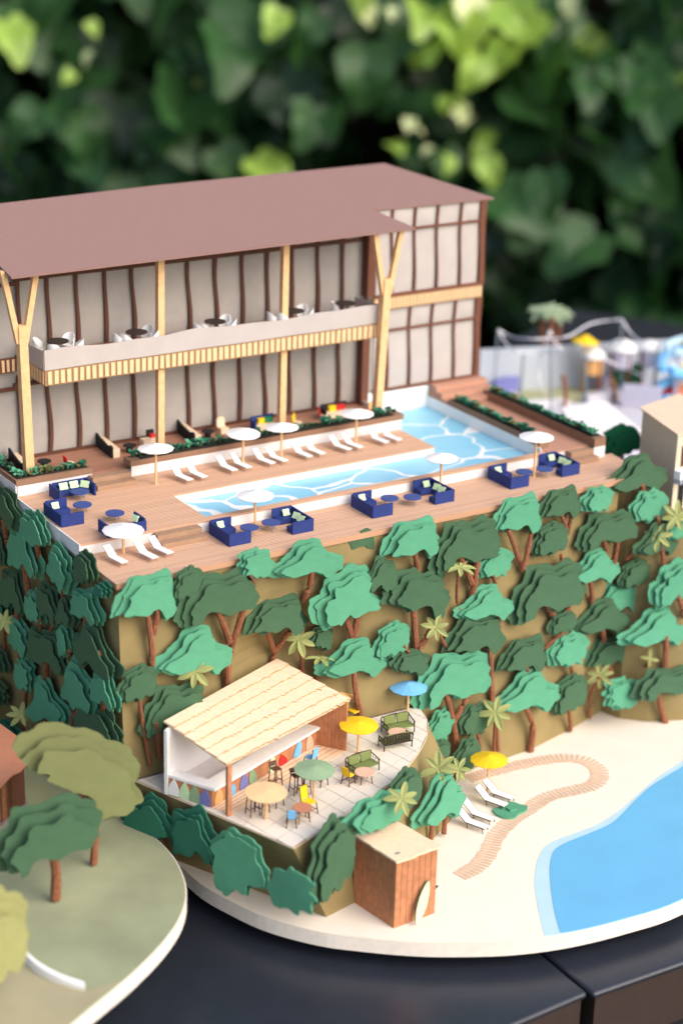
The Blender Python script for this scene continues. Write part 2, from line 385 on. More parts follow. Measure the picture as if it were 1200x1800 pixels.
single('pool_water', G().box(PX0 - .02, PX1 + .01, 1.29, 5.06, 4.80, ZW), 'pool', kind='structure')
ut = single('upper_terrace', G().box(-.0, IX, 3.95, 5.25, 5.06, ZF), 'deck_dark', kind='structure')
part('white_riser', G().box(-.006, 1.36, 3.69, 3.705, 5.001, 5.19), 'white', ut)
part('white_riser', G().box(2.1, 7.7, 3.69, 3.705, 5.001, 5.19), 'white', ut)
part('white_riser', G().box(7.686, 7.7, 3.706, 4.99, 4.852, 5.19), 'white', ut)
part('terrace_fill', G().box(0, 7.68, 3.71, 5.25, 4.705, 5.058), 'white', ut)
g = G(); g.slab([(-.045, 1.24, 4.79), (-.045, 3.68, 4.79), (-.045, 3.68, 5.005), (-.045, 1.24, 5.005)], -.02); g.slab([(-.045, 3.68, 4.79), (-.045, 8.5, 4.79), (-.045, 8.5, 5.205), (-.045, 3.68, 5.205)], -.02)
single('white_side_wall', g, 'white', 'long white card wall edging the left side of the pool decks', 'wall', loc=(-.03, 1.2, 4.8))
g = G().box(7.7, 9.2, 4.985, 5.0, 4.852, 5.33).box(9.2, 9.215, PY0 - .0, 4.985, 4.852, 5.07).box(9.216, 10.4, 5.0, 5.02, 4.8, 5.3)
single('white_pool_wall', g, 'paper_white', 'white card wall around the back and right side of the blue pool', 'wall', loc=(9.15, 5, 4.85))
rt = single('side_terrace', G().box(9.281, 10.45, 1.25, 4.98, 4.99, 5.015).box(9.216, 9.28, 1.405, 4.98, 4.99, 5.012), 'deck_y', kind='structure')
part('white_riser', G().box(9.271, 10.46, 1.262, 1.28, 4.802, 4.988).box(10.452, 10.466, 1.1, 4.98, 4.72, 5.02).box(10.2, 10.451, 1.095, 1.11, 4.802, 5.018), 'white', rt)
part('terrace_fill', G().box(9.29, 10.44, 1.3, 4.98, 4.72, 4.985), 'white', rt)

def steps(name, x0, x1, yb, zb, n, h, d, label, m='step'):
    t = thing(name, label, 'steps', ((x0 + x1) / 2, yb, zb))
    for k in range(n):
        part('step', G().box(x0 + .006 * k, x1 - .006 * k, yb + k * d, yb + n * d - .003 * k, zb + k * h + .002, zb + (k + 1) * h), m, t)
steps('wooden_steps', 1.27, 2.0, 3.30, ZM, 2, .085, .19, 'two brown steps between the two planters, up to the hotel terrace')
steps('wooden_steps', 1.24, 2.05, .9, ZD, 2, .085, .17, 'two brown steps from the front deck, right of the white umbrella with three loungers')
steps('wooden_steps', 9.66, 10.19, .93, ZD, 2, .10, .16, 'brown steps climbing from the right end of the front deck')
t = thing('wooden_steps', 'brown steps against the hotel wall behind the pool', 'steps', (9.6, 4.5, 5.02))
for k in range(3): part('step', G().box(9.23, 10.46, 4.35 + k * .2, 4.98, 5.018 + k * .1, 5.018 + (k + 1) * .1 - .002), 'deck_y', t)

def leaf_mesh(name, m, l, wd, curl=.2, n=5):
    V = []; 
    for i in range(n + 1):
        t = i / n; h = wd * math.sin(math.pi * min(1, t * .92 + .06)) ** .8 if i < n else 0.0
        z = curl * l * math.sin(t * 2.2); V += [(t * l, -h, z + h * .35), (t * l, 0, z), (t * l, h, z + h * .35)]
    F = []
    for i in range(n):
        a = 3 * i; F += [(a, a + 3, a + 4, a + 1), (a + 1, a + 4, a + 5, a + 2)]
    return G().add(V, F)
def planter(name, P, z0, z1, label, plants, kinds=('T', 'L', 'D', 'O'), m='planter'):
    t = thing(name, label, 'planter', (*P[0], z0))
    part('box', G().prism(P, z0, z1), m, t)
    c = sum((Vector(p) for p in P), Vector((0, 0))) / len(P)
    part('plants_bed', G().prism([c + (Vector(p) - c) * .93 for p in P], z1, z1 + .006), 'soil_and_shade', t)
    # low leafy planting: clumps, each a part
    for (x, y) in plants:
        g = G(); nn = random.randint(5, 8); h = random.uniform(.8, 1.5)
        for i in range(nn):
            a = 6.28 * i / nn + random.uniform(-.4, .4); l = random.uniform(.07, .12) * h
            q = leaf_mesh('l', None, l, l * .33, random.uniform(.1, .6)); q.xf(Matrix.Rotation(a, 4, 'Z') @ Matrix.Rotation(-random.uniform(.1, .9), 4, 'Y')); g.add(q.v, q.f)
        g.v = [p + Vector((x + random.uniform(-.02, .02), y + random.uniform(-.03, .03), z1 + .008)) for p in g.v]
        part('plant', g, random.choice(kinds), t)
def line_pts(a, b, n): return [(lerp(a[0], b[0], (i + .5) / n), lerp(a[1], b[1], (i + .5) / n)) for i in range(n)]
planter('planter_box', [(-.03, 3.675), (1.36, 3.675), (1.36, 3.93), (.22, 3.93), (.22, 6.2), (-.03, 6.2)], 5.191, 5.29, 'L-shaped brown planter with green paper leaves at the left end of the hotel terrace', line_pts((.05, 3.82), (1.3, 3.82), 13) + line_pts((.09, 3.95), (.09, 6), 12))
planter('planter_box', [(2.08, 3.675), (7.74, 3.675), (7.74, 3.95), (2.08, 3.95)], 5.191, 5.29, 'long brown planter with green paper leaves along the terrace edge behind the loungers', line_pts((2.15, 3.84), (7.68, 3.84), 46), ('T', 'D', 'L', 'T'))
planter('planter_box', [(9.222, 1.47), (9.44, 1.47), (9.44, 4.33), (9.222, 4.33)], 5.02, 5.185, 'brown planter with green paper leaves beside the right side of the pool', line_pts((9.33, 1.8), (9.33, 4.25), 22), ('L', 'T', 'O', 'L'))
planter('planter_box', [(10.2, 1.09), (10.46, 1.09), (10.46, 4.5), (10.2, 4.5)], 5.02, 5.18, 'brown planter with green paper leaves on the far right edge of the side terrace', line_pts((10.33, 1.25), (10.33, 4.45), 28), ('L', 'T', 'O', 'L'))

# ---------------------------------------------------------------- hotel
H = thing('hotel', 'long two-storey paper hotel with mauve brown roof, grey panes and balcony', 'hotel', (4, 5.2, ZF))
YF, YR = 5.2, 5.02
part('wall', G().box(-3.2, 7.62, YF + .02, 6.5, ZF + .002, 8.80).box(7.79, 10.35, YR + .02, 6.5, 5.30, 8.82), 'pane', H)
rn = Vector((0, -.15, 1)).normalized(); r0 = Vector((0, 3.85, 8.72))
rv = [onplane(x, y, r0, rn) for x, y in ((20, 487), (730, 400), (655, 368), (868, 347), (675, 286), (275, 325), (0, 357))]
rv += [Vector((-3.5, rv[6].y - .3, 8.72 + .15 * (rv[6].y - 4.15))), Vector((-3.2, rv[2].y, rv[2].z)), Vector((rv[0].x + .05, rv[2].y, rv[2].z))]
g = G(); g.add(rv, [(0, 1, 2, 9), (2, 3, 4), (2, 4, 5), (9, 2, 5), (9, 5, 6), (9, 6, 7), (9, 7, 8)])
ro = part('roof', g, 'roof', H); sm = ro.modifiers.new('thick', 'SOLIDIFY'); sm.thickness = .035; sm.offset = -1
def mull(x, y, z0, z1, w=.05, t=.03, amp=.03, ph=0, lean=0):
    g = G(); n = 10; V = []
    for i in range(n + 1):
        s_ = i / n; z = lerp(z0, z1, s_); cx = x + amp * math.sin(math.pi * (1.6 * s_) + ph) + lean * s_
        ww = w * (1 + .12 * math.sin(5 * s_ + ph * 3))
        V += [(cx - ww / 2, y - t, z), (cx + ww / 2, y - t, z), (cx + ww / 2, y, z), (cx - ww / 2, y, z)]
    F = [(4 * i + k, 4 * i + (k + 1) % 4, 4 * i + 4 + (k + 1) % 4, 4 * i + 4 + k) for i in range(n) for k in range(4)] + [(3, 2, 1, 0), (4 * n, 4 * n + 1, 4 * n + 2, 4 * n + 3)]
    return g.add(V, F)
def pane(x0, x1, y, z0, z1, bul):
    g = G(); nx, nz = 6, 6; V = []
    for k in range(nz + 1):
        for i in range(nx + 1):
            u, v_ = i / nx, k / nz; V.append((lerp(x0, x1, u), y - bul * math.sin(math.pi * u) * math.sin(math.pi * v_), lerp(z0, z1, v_)))
    return g.add(V, [(k * (nx + 1) + i, k * (nx + 1) + i + 1, (k + 1) * (nx + 1) + i + 1, (k + 1) * (nx + 1) + i) for k in range(nz) for i in range(nx)])
XM = [on(1, YF, x, 500).x for x in (30, 82, 133, 183, 232, 280, 330, 378, 424, 468, 511, 556, 599, 641)]
XM2 = [on(1, YF, x, y).x for x, y in ((34, 740), (85, 740), (136, 735), (185, 730), (234, 720), (282, 715), (329, 705), (374, 700), (419, 690), (463, 690), (506, 680), (550, 670), (592, 665), (636, 650))]
lx = [-3.4 + .62 * i for i in range(6)]
for fl, (z0, z1, X) in enumerate(((ZF + .004, 6.62, XM2), (6.93, 8.70, XM))):
    for i, x in enumerate(X):
        if i < 13:
            part('window_pane', pane(x + .02, X[i + 1] - .02, YF - .005, z0 + .02, z1, random.uniform(.010, .03)), 'pane', H)
        part('mullion', mull(x, YF - .035, z0, 8.36 if fl else z1, .062, .03, random.uniform(.012, .038), random.uniform(0, 1)), 'brown', H)
    part('cross_rail', G().box(X[0] - .1, X[-1] + .02, YF - .073, YF - .037, z0, z0 + .05), 'brown', H)
    zt = 8.27 if fl else 6.42
    part('cross_rail', G().box(X[0] - .1, X[-1] + .02, YF - .076, YF - .037, zt, zt + .07), 'brown', H)
for i in range(6):
    part('mullion', mull(lx[i], YF - .035, ZF, 8.6, .06, .03, .01), 'brown', H)
part('cross_rail', G().box(-4, XM[0], YF - .07, YF - .04, 6.36, 6.43).box(-4, XM[0], YF - .07, YF - .04, 8.2, 8.26).box(-4, XM[0], YF - .07, YF - .04, ZF, 5.15), 'brown', H)
# right block
part('corner_post', G().box(7.64, 7.80, YR - .045, YF + .02, ZF + .01, 6.90), 'brown2', H)
part('corner_post', G().box(7.70, 7.86, YR - .05, YF + .02, 7.22, 8.76), 'brown2', H)
XR = [7.9, on(1, YR, 686, 480).x, on(1, YR, 726, 460).x, on(1, YR, 765, 460).x, on(1, YR, 806, 450).x, 10.28]
XRl = [7.9, on(1, YR, 678, 620).x, on(1, YR, 717, 620).x, on(1, YR, 756, 610).x, on(1, YR, 796, 600).x, 10.28]
for X, z0, z1, zt in ((XRl, 5.33, 6.93, 6.50), (XR, 7.20, 8.84, 8.43)):
    for i in range(5):
        for a, b in ((z0, zt), (zt + .03, z1)):
            part('window_pane', pane(X[i] + .015, X[i + 1] - .015, YR - .004, a, b, random.uniform(.006, .025)), 'vellum', H)
        if i: part('mullion', mull(X[i], YR - .03, z0, z1, .042, .025, .028, .4 + .2 * i), 'brown2', H)
    part('cross_rail', G().box(7.87, 10.3, YR - .061, YR - .032, zt, zt + .045), 'brown2', H)
    part('cross_rail', G().box(7.87, 10.3, YR - .063, YR - .032, z0 - .02, z0 + .04), 'brown2', H)
    part('corner_post', mull(10.33, YR + .06, z0 - .02, z1, .13, .12, .018, 1), 'brown2', H)
def ribs(x0, x1, y, z0, z1, n, parent, pitchw=.62):
    me = G().box(-.5, .5, -.016, 0, 0, 1).mesh('slat', 'slat'); 
    off = Vector((0, 0, 0)); p = parent
    while p: off += p.location; p = p.parent
    st = (x1 - x0) / n
    for i in range(n):
        o = link('slat', me, parent, Vector((x0 + st * (i + .5), y, z0)) - off); o.scale = (st * pitchw * random.uniform(.92, 1.05), 1, z1 - z0); o.rotation_euler = (0, random.uniform(-.03, .03), 0)
fb = part('fascia', G().box(7.82, 10.36, YR - .08, YR - .001, 6.94, 7.18), 'tanbase', H)
ribs(7.84, 10.34, YR - .081, 6.965, 7.165, 31, fb)
fb = part('fascia', G().box(-3, .66, YF - .08, YF - .03, 6.70, 6.95), 'brown2', H)
ribs(-1.2, .64, YF - .081, 6.72, 6.93, 20, fb, .5)
# balcony
BX0, BX1, YB = .79, 7.50, 4.25
bal = part('balcony', G().box(BX0 + .02, BX1 - .02, YB + .02, YF - .04, 6.70, 6.92), 'brown2', H)
fb = part('fascia', G().box(BX0, BX1, YB, YB + .018, 6.655, 6.925).box(BX0, BX0 + .018, YB + .019, YF - .05, 6.655, 6.925).box(BX1 - .018, BX1, YB + .019, YF - .05, 6.655, 6.925), 'tanbase', H)
ribs(BX0 + .03, BX1 - .02, YB - .001, 6.68, 6.905, 57, fb)
sm_ = G().box(-.016, 0, -.5, .5, 0, 1).mesh('slat', 'slat')
for i in range(8):
    o = link('slat', sm_, fb, Vector((BX0 - .001, YB + .06 + i * .11, 6.68)) - H.location); o.scale = (1, .055, .225)
part('balcony_floor', G().box(BX0 + .02, BX1 - .02, YB + .02, YF - .04, 6.921, 6.99), 'deck_dark', H)
g = G(); n = 60; V = []
for i in range(n + 1):
    x = lerp(BX0 - .01, BX1 + .01, i / n); zt = 7.275 + .022 * math.sin(x * 2.1) + .012 * math.sin(x * 5.3 + 1); yy = YB - .006 - .02 * math.sin(x * 1.7) ** 2
    V += [(x, yy, 6.935), (x, yy, zt)]
g.add(V, [(2 * i, 2 * i + 2, 2 * i + 3, 2 * i + 1) for i in range(n)])
g.add([(BX0 - .01, YB, 6.935), (BX0 - .01, YF - .1, 6.935), (BX0 - .01, YF - .1, 7.22), (BX0 - .01, YB, 7.275)], [(0, 1, 2, 3)])
g.add([(BX1 + .01, YB, 6.935), (BX1 + .01, YF - .1, 6.935), (BX1 + .01, YF - .1, 7.24), (BX1 + .01, YB, 7.275)], [(0, 1, 2, 3)])
o = part('balcony_rail', g, 'vellum', H); o.modifiers.new('t', 'SOLIDIFY').thickness = .012
def column(x0, x1, y, z0, z1, w=.13):
    d = Vector((x1 - x0, 0, z1 - z0)); g = G().box(-w / 2, w / 2, -w / 2, w / 2, 0, 1)
    g.v = [Vector((p.x + x0 + (x1 - x0) * p.z, p.y + y, z0 + p.z * (z1 - z0))) for p in g.v]; return g
for xb, xt in ((.40, .34), (7.43, 7.54)):
    part('column', column(xb, xt, 4.13, 5.11, 7.80, .15), 'yellow_wood', H)
    for s_ in (-1, 1):
        xe_ = xt + .30 * s_
        part('brace', column(xt + .055 * s_, xe_, 4.13, 7.5, 8.74, .095), 'yellow_wood', H)
for xm in (on(1, 4.4, 281, 760).x, on(1, 4.4, 494, 740).x):
    part('column', column(xm, xm + .02, 4.4, 5.11, 8.72, .12), 'yellow_wood', H)

# ---------------------------------------------------------------- furniture makers (local coordinates, origin on the floor)
def legs4(t, x, y, h, r, m, sx=0, sy=0):
    for a in (-1, 1):
        for b in (-1, 1): part('leg', G().tube([(a * x + a * sx, b * y + b * sy, 0), (a * x, b * y, h)], r, 5), m, t, False)
def cushion(w, d, h):
    P = smooth_closed([(-w, -d, 0), (-w * .95, 0, 0), (-w, d, 0), (0, d * 1.05, 0), (w, d, 0), (w * .95, 0, 0), (w, -d, 0), (0, -d * 1.05, 0)], 3)
    return G().prism([(p.x, p.y) for p in P], 0, h)
def sofa(name, label, mirror=False):
    """corner sofa, open on +x; three low navy walls, seat, cushions"""
    t = thing(name, label, 'sofa'); s = -1 if mirror else 1; W, D, h = .40, .68, .21; th = .03
    def bx(x0, x1, *a): return G().box(min(s * x0, s * x1), max(s * x0, s * x1), *a)
    part('backrest', bx(0, th, 0, D, 0, h), 'navy', t, False)
    part('armrest', bx(th, W, 0, th, 0, h), 'navy', t, False)
    part('armrest', bx(th, W, D - th, D, 0, h + .02), 'navy', t, False)
    part('seat', bx(th + .001, W - .02, D - .22, D - th - .001, .02, .10), 'navy', t, False)
    part('seat', bx(th + .001, .15, th + .19, D - .221, .02, .10), 'navy', t, False)
    part('seat', bx(th + .001, W, th + .001, th + .16, .02, .10), 'navy', t, False)
    def cu(x, y, rz, tilt=1.05):
        g = cushion(.062, .052, .028); g.xf(Matrix.Translation((s * x, y, .145)) @ Matrix.Rotation(rz, 4, 'Z') @ Matrix.Rotation(tilt, 4, 'X')); part('cushion', g, 'mint', t, False)
    cu(.17, D - th - .035, 0)
    if mirror: cu(.085, .40, R(-90) if s > 0 else R(-70)); cu(.09, .24, R(-75))
    return t
SA = sofa('corner_sofa', 'a'); SB = sofa('corner_sofa', 'b', True)
GS = 'navy corner sofas around the pool deck'
def place(src, used, loc, rz, label, group=None):
    if not used: used.append(1); src.location = loc; src.rotation_euler = (0, 0, rz); src['label'] = label; o = src
    else: o = copy_tree(src, None, label, loc, rz)
    if group: o['group'] = group
    return o
ua, ub = [], []
place(SA, ua, at(403, 962, ZD), 0, 'navy corner sofa at the front deck edge, just right of the lower brown steps', GS)
place(SA, ua, at(655, 912, ZD), 0, 'navy corner sofa on the front deck, below the middle of the pool, opening right', GS)
place(SA, ua, at(897, 861, ZD), 0, 'navy corner sofa left of the rightmost white umbrella on the front deck', GS)
place(SA, ua, at(108, 928, ZM), 0, 'navy corner sofa at the left edge of the pool deck with one mint cushion', GS)
place(SB, ub, at(551, 933, ZD), 0, 'navy corner sofa with mint cushions right of the round-canopy umbrella over the pool, opening left', GS)
place(SB, ub, at(798, 881, ZD), 0, 'navy corner sofa with mint cushions below the white umbrella at mid front deck', GS)
place(SB, ub, at(1018, 833, ZD), 0, 'navy corner sofa with mint cushions below the right steps, rightmost sofa', GS)
# the two unlike sofas at left
t = thing('corner_sofa', 'wide navy sofa with three mint cushions against the left planter wall', 'sofa', at(110, 884, ZM), group=GS)
for a in (((-.02, .0), (-.02, .42), 'armrest'), ((.01, .40), (.66, .40), 'backrest'), ((.64, .06), (.64, .40), 'armrest')):
    part(a[2], G().obox(a[0], a[1], .03, 0, .21), 'navy', t, False)
part('seat', G().box(.0, .6, .2, .39, .02, .10), 'navy', t, False)
for x, y, rz in ((.17, .34, 0), (.36, .34, 0), (.54, .27, -.9)):
    g = cushion(.075, .055, .028); g.xf(Matrix.Translation((x, y, .15)) @ Matrix.Rotation(rz, 4, 'Z') @ Matrix.Rotation(1.05, 4, 'X')); part('cushion', g, 'mint', t, False)
t = thing('corner_sofa', 'navy sofa half hidden behind the front-left white umbrella', 'sofa', at(190, 946, ZM), group=GS)
part('backrest', G().box(0, .68, 0, .03, 0, .17), 'navy', t, False); part('armrest', G().box(0, .03, .031, .36, 0, .2), 'navy', t, False); part('armrest', G().box(.65, .68, .031, .4, 0, .2), 'navy', t, False)
part('seat', G().box(.031, .649, .031, .17, .02, .1), 'navy', t, False)
g = cushion(.06, .05, .03); g.xf(Matrix.Translation((.6, .22, .15)) @ Matrix.Rotation(-1.3, 4, 'Z') @ Matrix.Rotation(1.05, 4, 'X')); part('cushion', g, 'mint', t, False)
def rtable(label, m='bluetop', r=.155, h=.13, lm='wire', tilt=0):
    t = thing('round_table', label, 'table'); part('table_top', G().disc((0, 0, h + .016), r, .016, 24), m, t, False)
    for k in range(3):
        a = k * 2.1 + .4; part('leg', G().tube([(r * .75 * math.cos(a), r * .75 * math.sin(a), 0), (r * .3 * math.cos(a), r * .3 * math.sin(a), h)], .006, 5), lm, t, False)
    return t
BT = rtable('x'); ut_ = []; GT = 'small round navy tables beside the sofas'
for (x, y, z), l in (((141, 872, ZM), 'small round navy table in front of the wide three-cushion sofa'), ((145, 895, ZM), 'small round navy table right of the left-edge corner sofa'),
    ((202, 910, ZM), 'small round navy table inside the sofa behind the front-left umbrella'), ((438, 935, ZD), 'left of the two round navy tables under the umbrella beside the lower steps'), ((476, 926, ZD), 'right of the two round navy tables under the umbrella beside the lower steps'),
    ((684, 883, ZD), 'round navy table right beside the middle opening-right sofa'), ((724, 881, ZD), 'round navy table in front of the sofa below the mid-deck umbrella'),
    ((920, 836, ZD), 'round navy table partly behind the sofa left of the rightmost umbrella'), ((956, 831, ZD), 'round navy table just right of the rightmost umbrella pole')):
    p = at(x, y, z) ; p = at(x, y + 6, z); place(BT, ut_, p, 0, l, GT)

def lounger(m='wire', s=1.0):
    """head end +y, foot end -y"""
    t = thing('sun_lounger', 'x', 'sun lounger'); w = .066 * s; L_ = .46 * s; h = .085 * s; b = .30 * s
    part('mattress', G().slab([(-w, -b, h), (w, -b, h), (w, 0, h + .004), (-w, 0, h + .004)], .012), 'paper_white', t, False)
    part('backrest', G().slab([(-w, .002, h + .004), (w, .002, h + .004), (w, .17 * s, h + .14 * s), (-w, .17 * s, h + .14 * s)], .012), 'paper_white', t, False)
    r = .006 * s
    for a in (-1, 1):
        part('side_rail', G().tube([(a * (w + r), -b, h - .008), (a * (w + r), 0, h - .004), (a * (w + r), .17 * s, h - .006 + .14 * s)], r, 5), m, t, False)
        part('leg', G().tube([(a * w, -b * .93, 0), (a * w, -b * .85, h - .01)], r, 5), m, t, False)
        part('leg', G().tube([(a * w, -b * .1, 0), (a * w, -b * .05, h - .01)], r, 5), m, t, False)
    return t
LG = lounger(); ul = []
wl = [(315, 841), (341, 836), (394, 824), (419, 819), (459, 812), (481, 808), (526, 800), (548, 795), (593, 788), (614, 784), (660, 775), (682, 771)]
pairs = ['leftmost', 'second', 'third', 'fourth', 'fifth', 'rightmost']
umb_n = ['left of the pair just right of the umbrella by the upper steps', 'right of the pair just right of the umbrella by the upper steps',
 'left one of the second pair, below the second umbrella', 'right one of the second pair, below the second umbrella', 'left one of the pair just left of the third umbrella pole', 'right one of the pair just left of the third umbrella pole',
 'left one of the pair right of the third umbrella pole', 'right one of the pair right of the third umbrella pole', 'left one of the pair under the fourth umbrella', 'right one of the pair under the fourth umbrella', 'left one of the rightmost pair by the pool corner', 'right one of the rightmost pair, nearest the pool corner']
for (x, y), l in zip(wl, umb_n): place(LG, ul, at(x, y + 2, ZM), R(12 + random.uniform(-3, 3)), 'white lounger, ' + l, 'white sun loungers beside the pool')
for (x, y), l in zip([(199, 984), (252, 976), (278, 968)], ['left of the umbrella pole', 'first right of the umbrella pole', 'next to the lower brown steps']):
    place(LG, ul, at(x, y + 3, ZD), R(12 + random.uniform(-3, 3)), 'white lounger at the front-left deck corner, ' + l, 'white sun loungers at the front-left deck corner')
LB = lounger('dark', 1.22); ul2 = []
for (x, y), l in zip([(822, 1450), (834, 1436), (856, 1411), (869, 1399)], ['nearest the wooden hut', 'second from the wooden hut', 'third from the hut, before the umbrella pole', 'closest to the yellow umbrella']):
    place(LB, ul2, at(x, y + 2, 0), R(23), 'dark framed white lounger on sand, ' + l, 'dark framed loungers on the beach')

def umbrella(label, loc, r, H_, m, pm='yellow_wood', pr=.022, n=12, ch=.12, tilt=0, group=None):
    t = thing('umbrella', label, 'umbrella', loc, 0, group)
    part('pole', G().tube([(0, 0, 0), (0, 0, H_ + ch * .8)], pr, 8), pm, t, False)
    g = G(); V = [(0, 0, H_ + ch)]; a0 = random.random()
    for k in range(n): a = 2 * math.pi * k / n + a0; V.append((r * math.cos(a), r * math.sin(a), H_))
    V.append((0, 0, H_ + ch - .02)); 
    for k in range(n): a = 2 * math.pi * k / n + a0; V.append((r * .99 * math.cos(a), r * .99 * math.sin(a), H_ - .012))
    F = [(0, 1 + k, 1 + (k + 1) % n) for k in range(n)] + [(n + 1, n + 2 + (k + 1) % n, n + 2 + k) for k in range(n)] + [(1 + k, n + 2 + k, n + 2 + (k + 1) % n, 1 + (k + 1) % n) for k in range(n)]
    g.add(V, F); g.xf(Matrix.Translation((0, 0, H_)) @ Matrix.Rotation(tilt, 4, 'Y') @ Matrix.Rotation(random.uniform(-.05, .05), 4, 'X') @ Matrix.Translation((0, 0, -H_)))
    part('canopy', g, m, t, False); return t
def umb(fx, fy, z, cx, cy, wpx, m, label, **k):
    """foot pixel on plane z, canopy rim height from the canopy centre pixel"""
    p = at(fx, fy, z); d = ray(cx, cy); tt = (p - CAM).dot(Vector((FW.x, FW.y, 0))) / d.dot(Vector((FW.x, FW.y, 0))); top = CAM + d * tt
    sc_ = FPX / (p - CAM).dot(FW)
    return umbrella(label, p, wpx / 2 / sc_, top.z - z - .03, m, **k)
GU = 'white umbrellas around the pool'
for a in ((274, 851, ZM, 272, 785, 64, 'white umbrella in front of the planter, nearest the upper brown steps'), (427, 820, ZM, 424, 759, 61, 'white umbrella above the second pair of poolside loungers'),
    (494, 809, ZM, 495, 748, 61, 'white umbrella between the third and fourth lounger pairs'), (625, 784, ZM, 628, 724, 61, 'rightmost white umbrella of the poolside lounger row'),
    (217, 972, ZD, 217, 929, 74, 'large white umbrella over the three front-left loungers'), (448, 924, ZD, 450, 868, 67, 'white umbrella on the front deck overlapping the left part of the pool'),
    (773, 868, ZD, 776, 802, 60, 'white umbrella overlapping the pool, between two middle sofas'), (938, 838, ZD, 940, 765, 62, 'white umbrella at the right end of the front deck')):
    umb(a[0], a[1], a[2], a[3], a[4], a[5], 'paper_white', a[6], ch=.09, group=GU)
umb(856, 1392, 0, 855, 1333, 67, 'yellow', 'yellow umbrella on the sand beside four loungers', ch=.1)

# balcony chairs and tables
def shell_chair(m='paper_white', lm='black', s=1.0):
    t = thing('shell_chair', 'x', 'chair'); V = []; n = 9
    part('seat', G().disc((0, 0, .115 * s), .07 * s, .014, 14), m, t, False)
    for i in range(n + 1):
        a = R(-105) + R(210) * i / n; hh = (.175 + .075 * max(0, math.cos(a)) ** .6) * s
        for r_, z in ((.070, .10 * s), (.074, .15 * s), (.076, hh)): V.append((r_ * s * math.sin(a), r_ * s * math.cos(a), z))
    g = G().add(V, [(3 * i + k, 3 * i + 3 + k, 3 * i + 4 + k, 3 * i + 1 + k) for i in range(n) for k in range(2)])
    o = part('backrest', g, m, t, False); o.modifiers.new('t', 'SOLIDIFY').thickness = .01
    legs4(t, .04 * s, .04 * s, .1 * s, .006, lm, .01, .01); return t
SC = shell_chair('paper_white', 'black', 1.38); us = []; DT = rtable('dark', 'dark', .19, .30, 'dark'); ud = []
grp = [(102, 610, [(70, 612), (120, 604), (136, 614), (96, 621)]), (241, 594, [(210, 602), (258, 590), (270, 597), (231, 607)]), (379, 575, [(350, 583), (394, 571), (410, 580), (374, 590)]), (516, 555, [(479, 563), (529, 552), (546, 561), (510, 570)]), (606, 541, [(592, 545)])]
gn = ['left end of the balcony', 'second balcony group from left', 'middle balcony group', 'fourth balcony group from left', 'right end of the balcony']
for (tx, ty, ch), gnm in zip(grp, gn):
    tp = at(tx, ty + 20, 7.0); tp.y = min(max(tp.y, 4.5), 4.95)
    place(DT, ud, tp, 0, 'dark round table at the ' + gnm, 'dark round tables on the balcony')
    for (cx, cy), pos in zip(ch, ['left of the table', 'behind the table', 'right of the table', 'in front of the table']):
        p = at(cx, cy + 16, 7.0); p.y = min(max(p.y, 4.42), 5.05); d = tp - p
        place(SC, us, p, math.atan2(d.y, d.x) + R(90), 'white shell chair %s, %s' % (pos, gnm), 'white shell chairs on the balcony')

# terrace lounge furniture under the balcony
GB = 'black backed benches on the hotel terrace'
def ybench(x0, y0, x1, y1, label):
    a, b = at(x0, y0, ZF), at(x1, y1, ZF); t = thing('bench', label, 'bench', a, math.atan2((b - a).y, (b - a).x), GB); L_ = (b - a).length
    g = G(); 
    P = [(0, 0), (L_, 0), (L_, .20), (L_ * .9, .22), (L_ * .75, .17), (L_ * .3, .21), (L_ * .12, .24), (0, .26)]
    g.add([(x, 0, z) for x, z in P] + [(x, .035, z) for x, z in P], [list(range(8)), list(range(15, 7, -1))] + [(i, 8 + i, 8 + (i + 1) % 8, (i + 1) % 8) for i in range(8)])
    part('backrest', g, 'black', t, False); part('seat', G().box(.02, L_, .036, .16, 0, .16), 'cream', t, False)
ybench(15, 812, 42, 838, 'black backed bench with pale seat behind the left planter leaves')
ybench(166, 782, 196, 806, 'black backed bench with pale seat, first right of the terrace steps')
ybench(308, 758, 340, 782, 'black backed bench with pale seat, right of the second column')
def spool(x, y, label, i):
    t = thing('black_table', label, 'table', at(x, y, ZF), 0, 'round black pedestal tables on the hotel terrace')
    part('table_top', G().disc((0, 0, .14), .12, .018, 18), 'black', t, False); part('pedestal', G().disc((0, 0, .121), .06, .12, 10), 'black', t, False)
spool(78, 823, 'round black pedestal table right of the first yellow column', 0); spool(228, 795, 'round black pedestal table behind the steps umbrella', 1); spool(365, 770, 'round black pedestal table behind the second umbrella', 2)
t = thing('lounge_chair', 'cream rounded chair behind the second poolside umbrella', 'chair', at(392, 760, ZF))
part('seat', G().box(-.08, .08, -.08, .08, 0, .1), 'cream', t, False)
g = G(); g.slab([(-.08, .08, .1), (.08, .08, .1), (.085, .09, .22), (.05, .095, .27), (-.05, .095, .27), (-.085, .09, .22)], .03); part('backrest', g, 'cream', t, False)
t = thing('log_bench', 'pale block bench with black and red cushions beside the second column', 'bench', at(262, 782, ZF))
part('seat', G().box(-.15, .12, -.09, .07, 0, .13), 'cream', t, False); part('cushion', G().box(.0, .13, .071, .12, .06, .25), 'black', t, False, 'black cushion'); part('cushion', G().box(.03, .12, -.02, .068, .131, .19), 'red', t, False, 'red cushion')
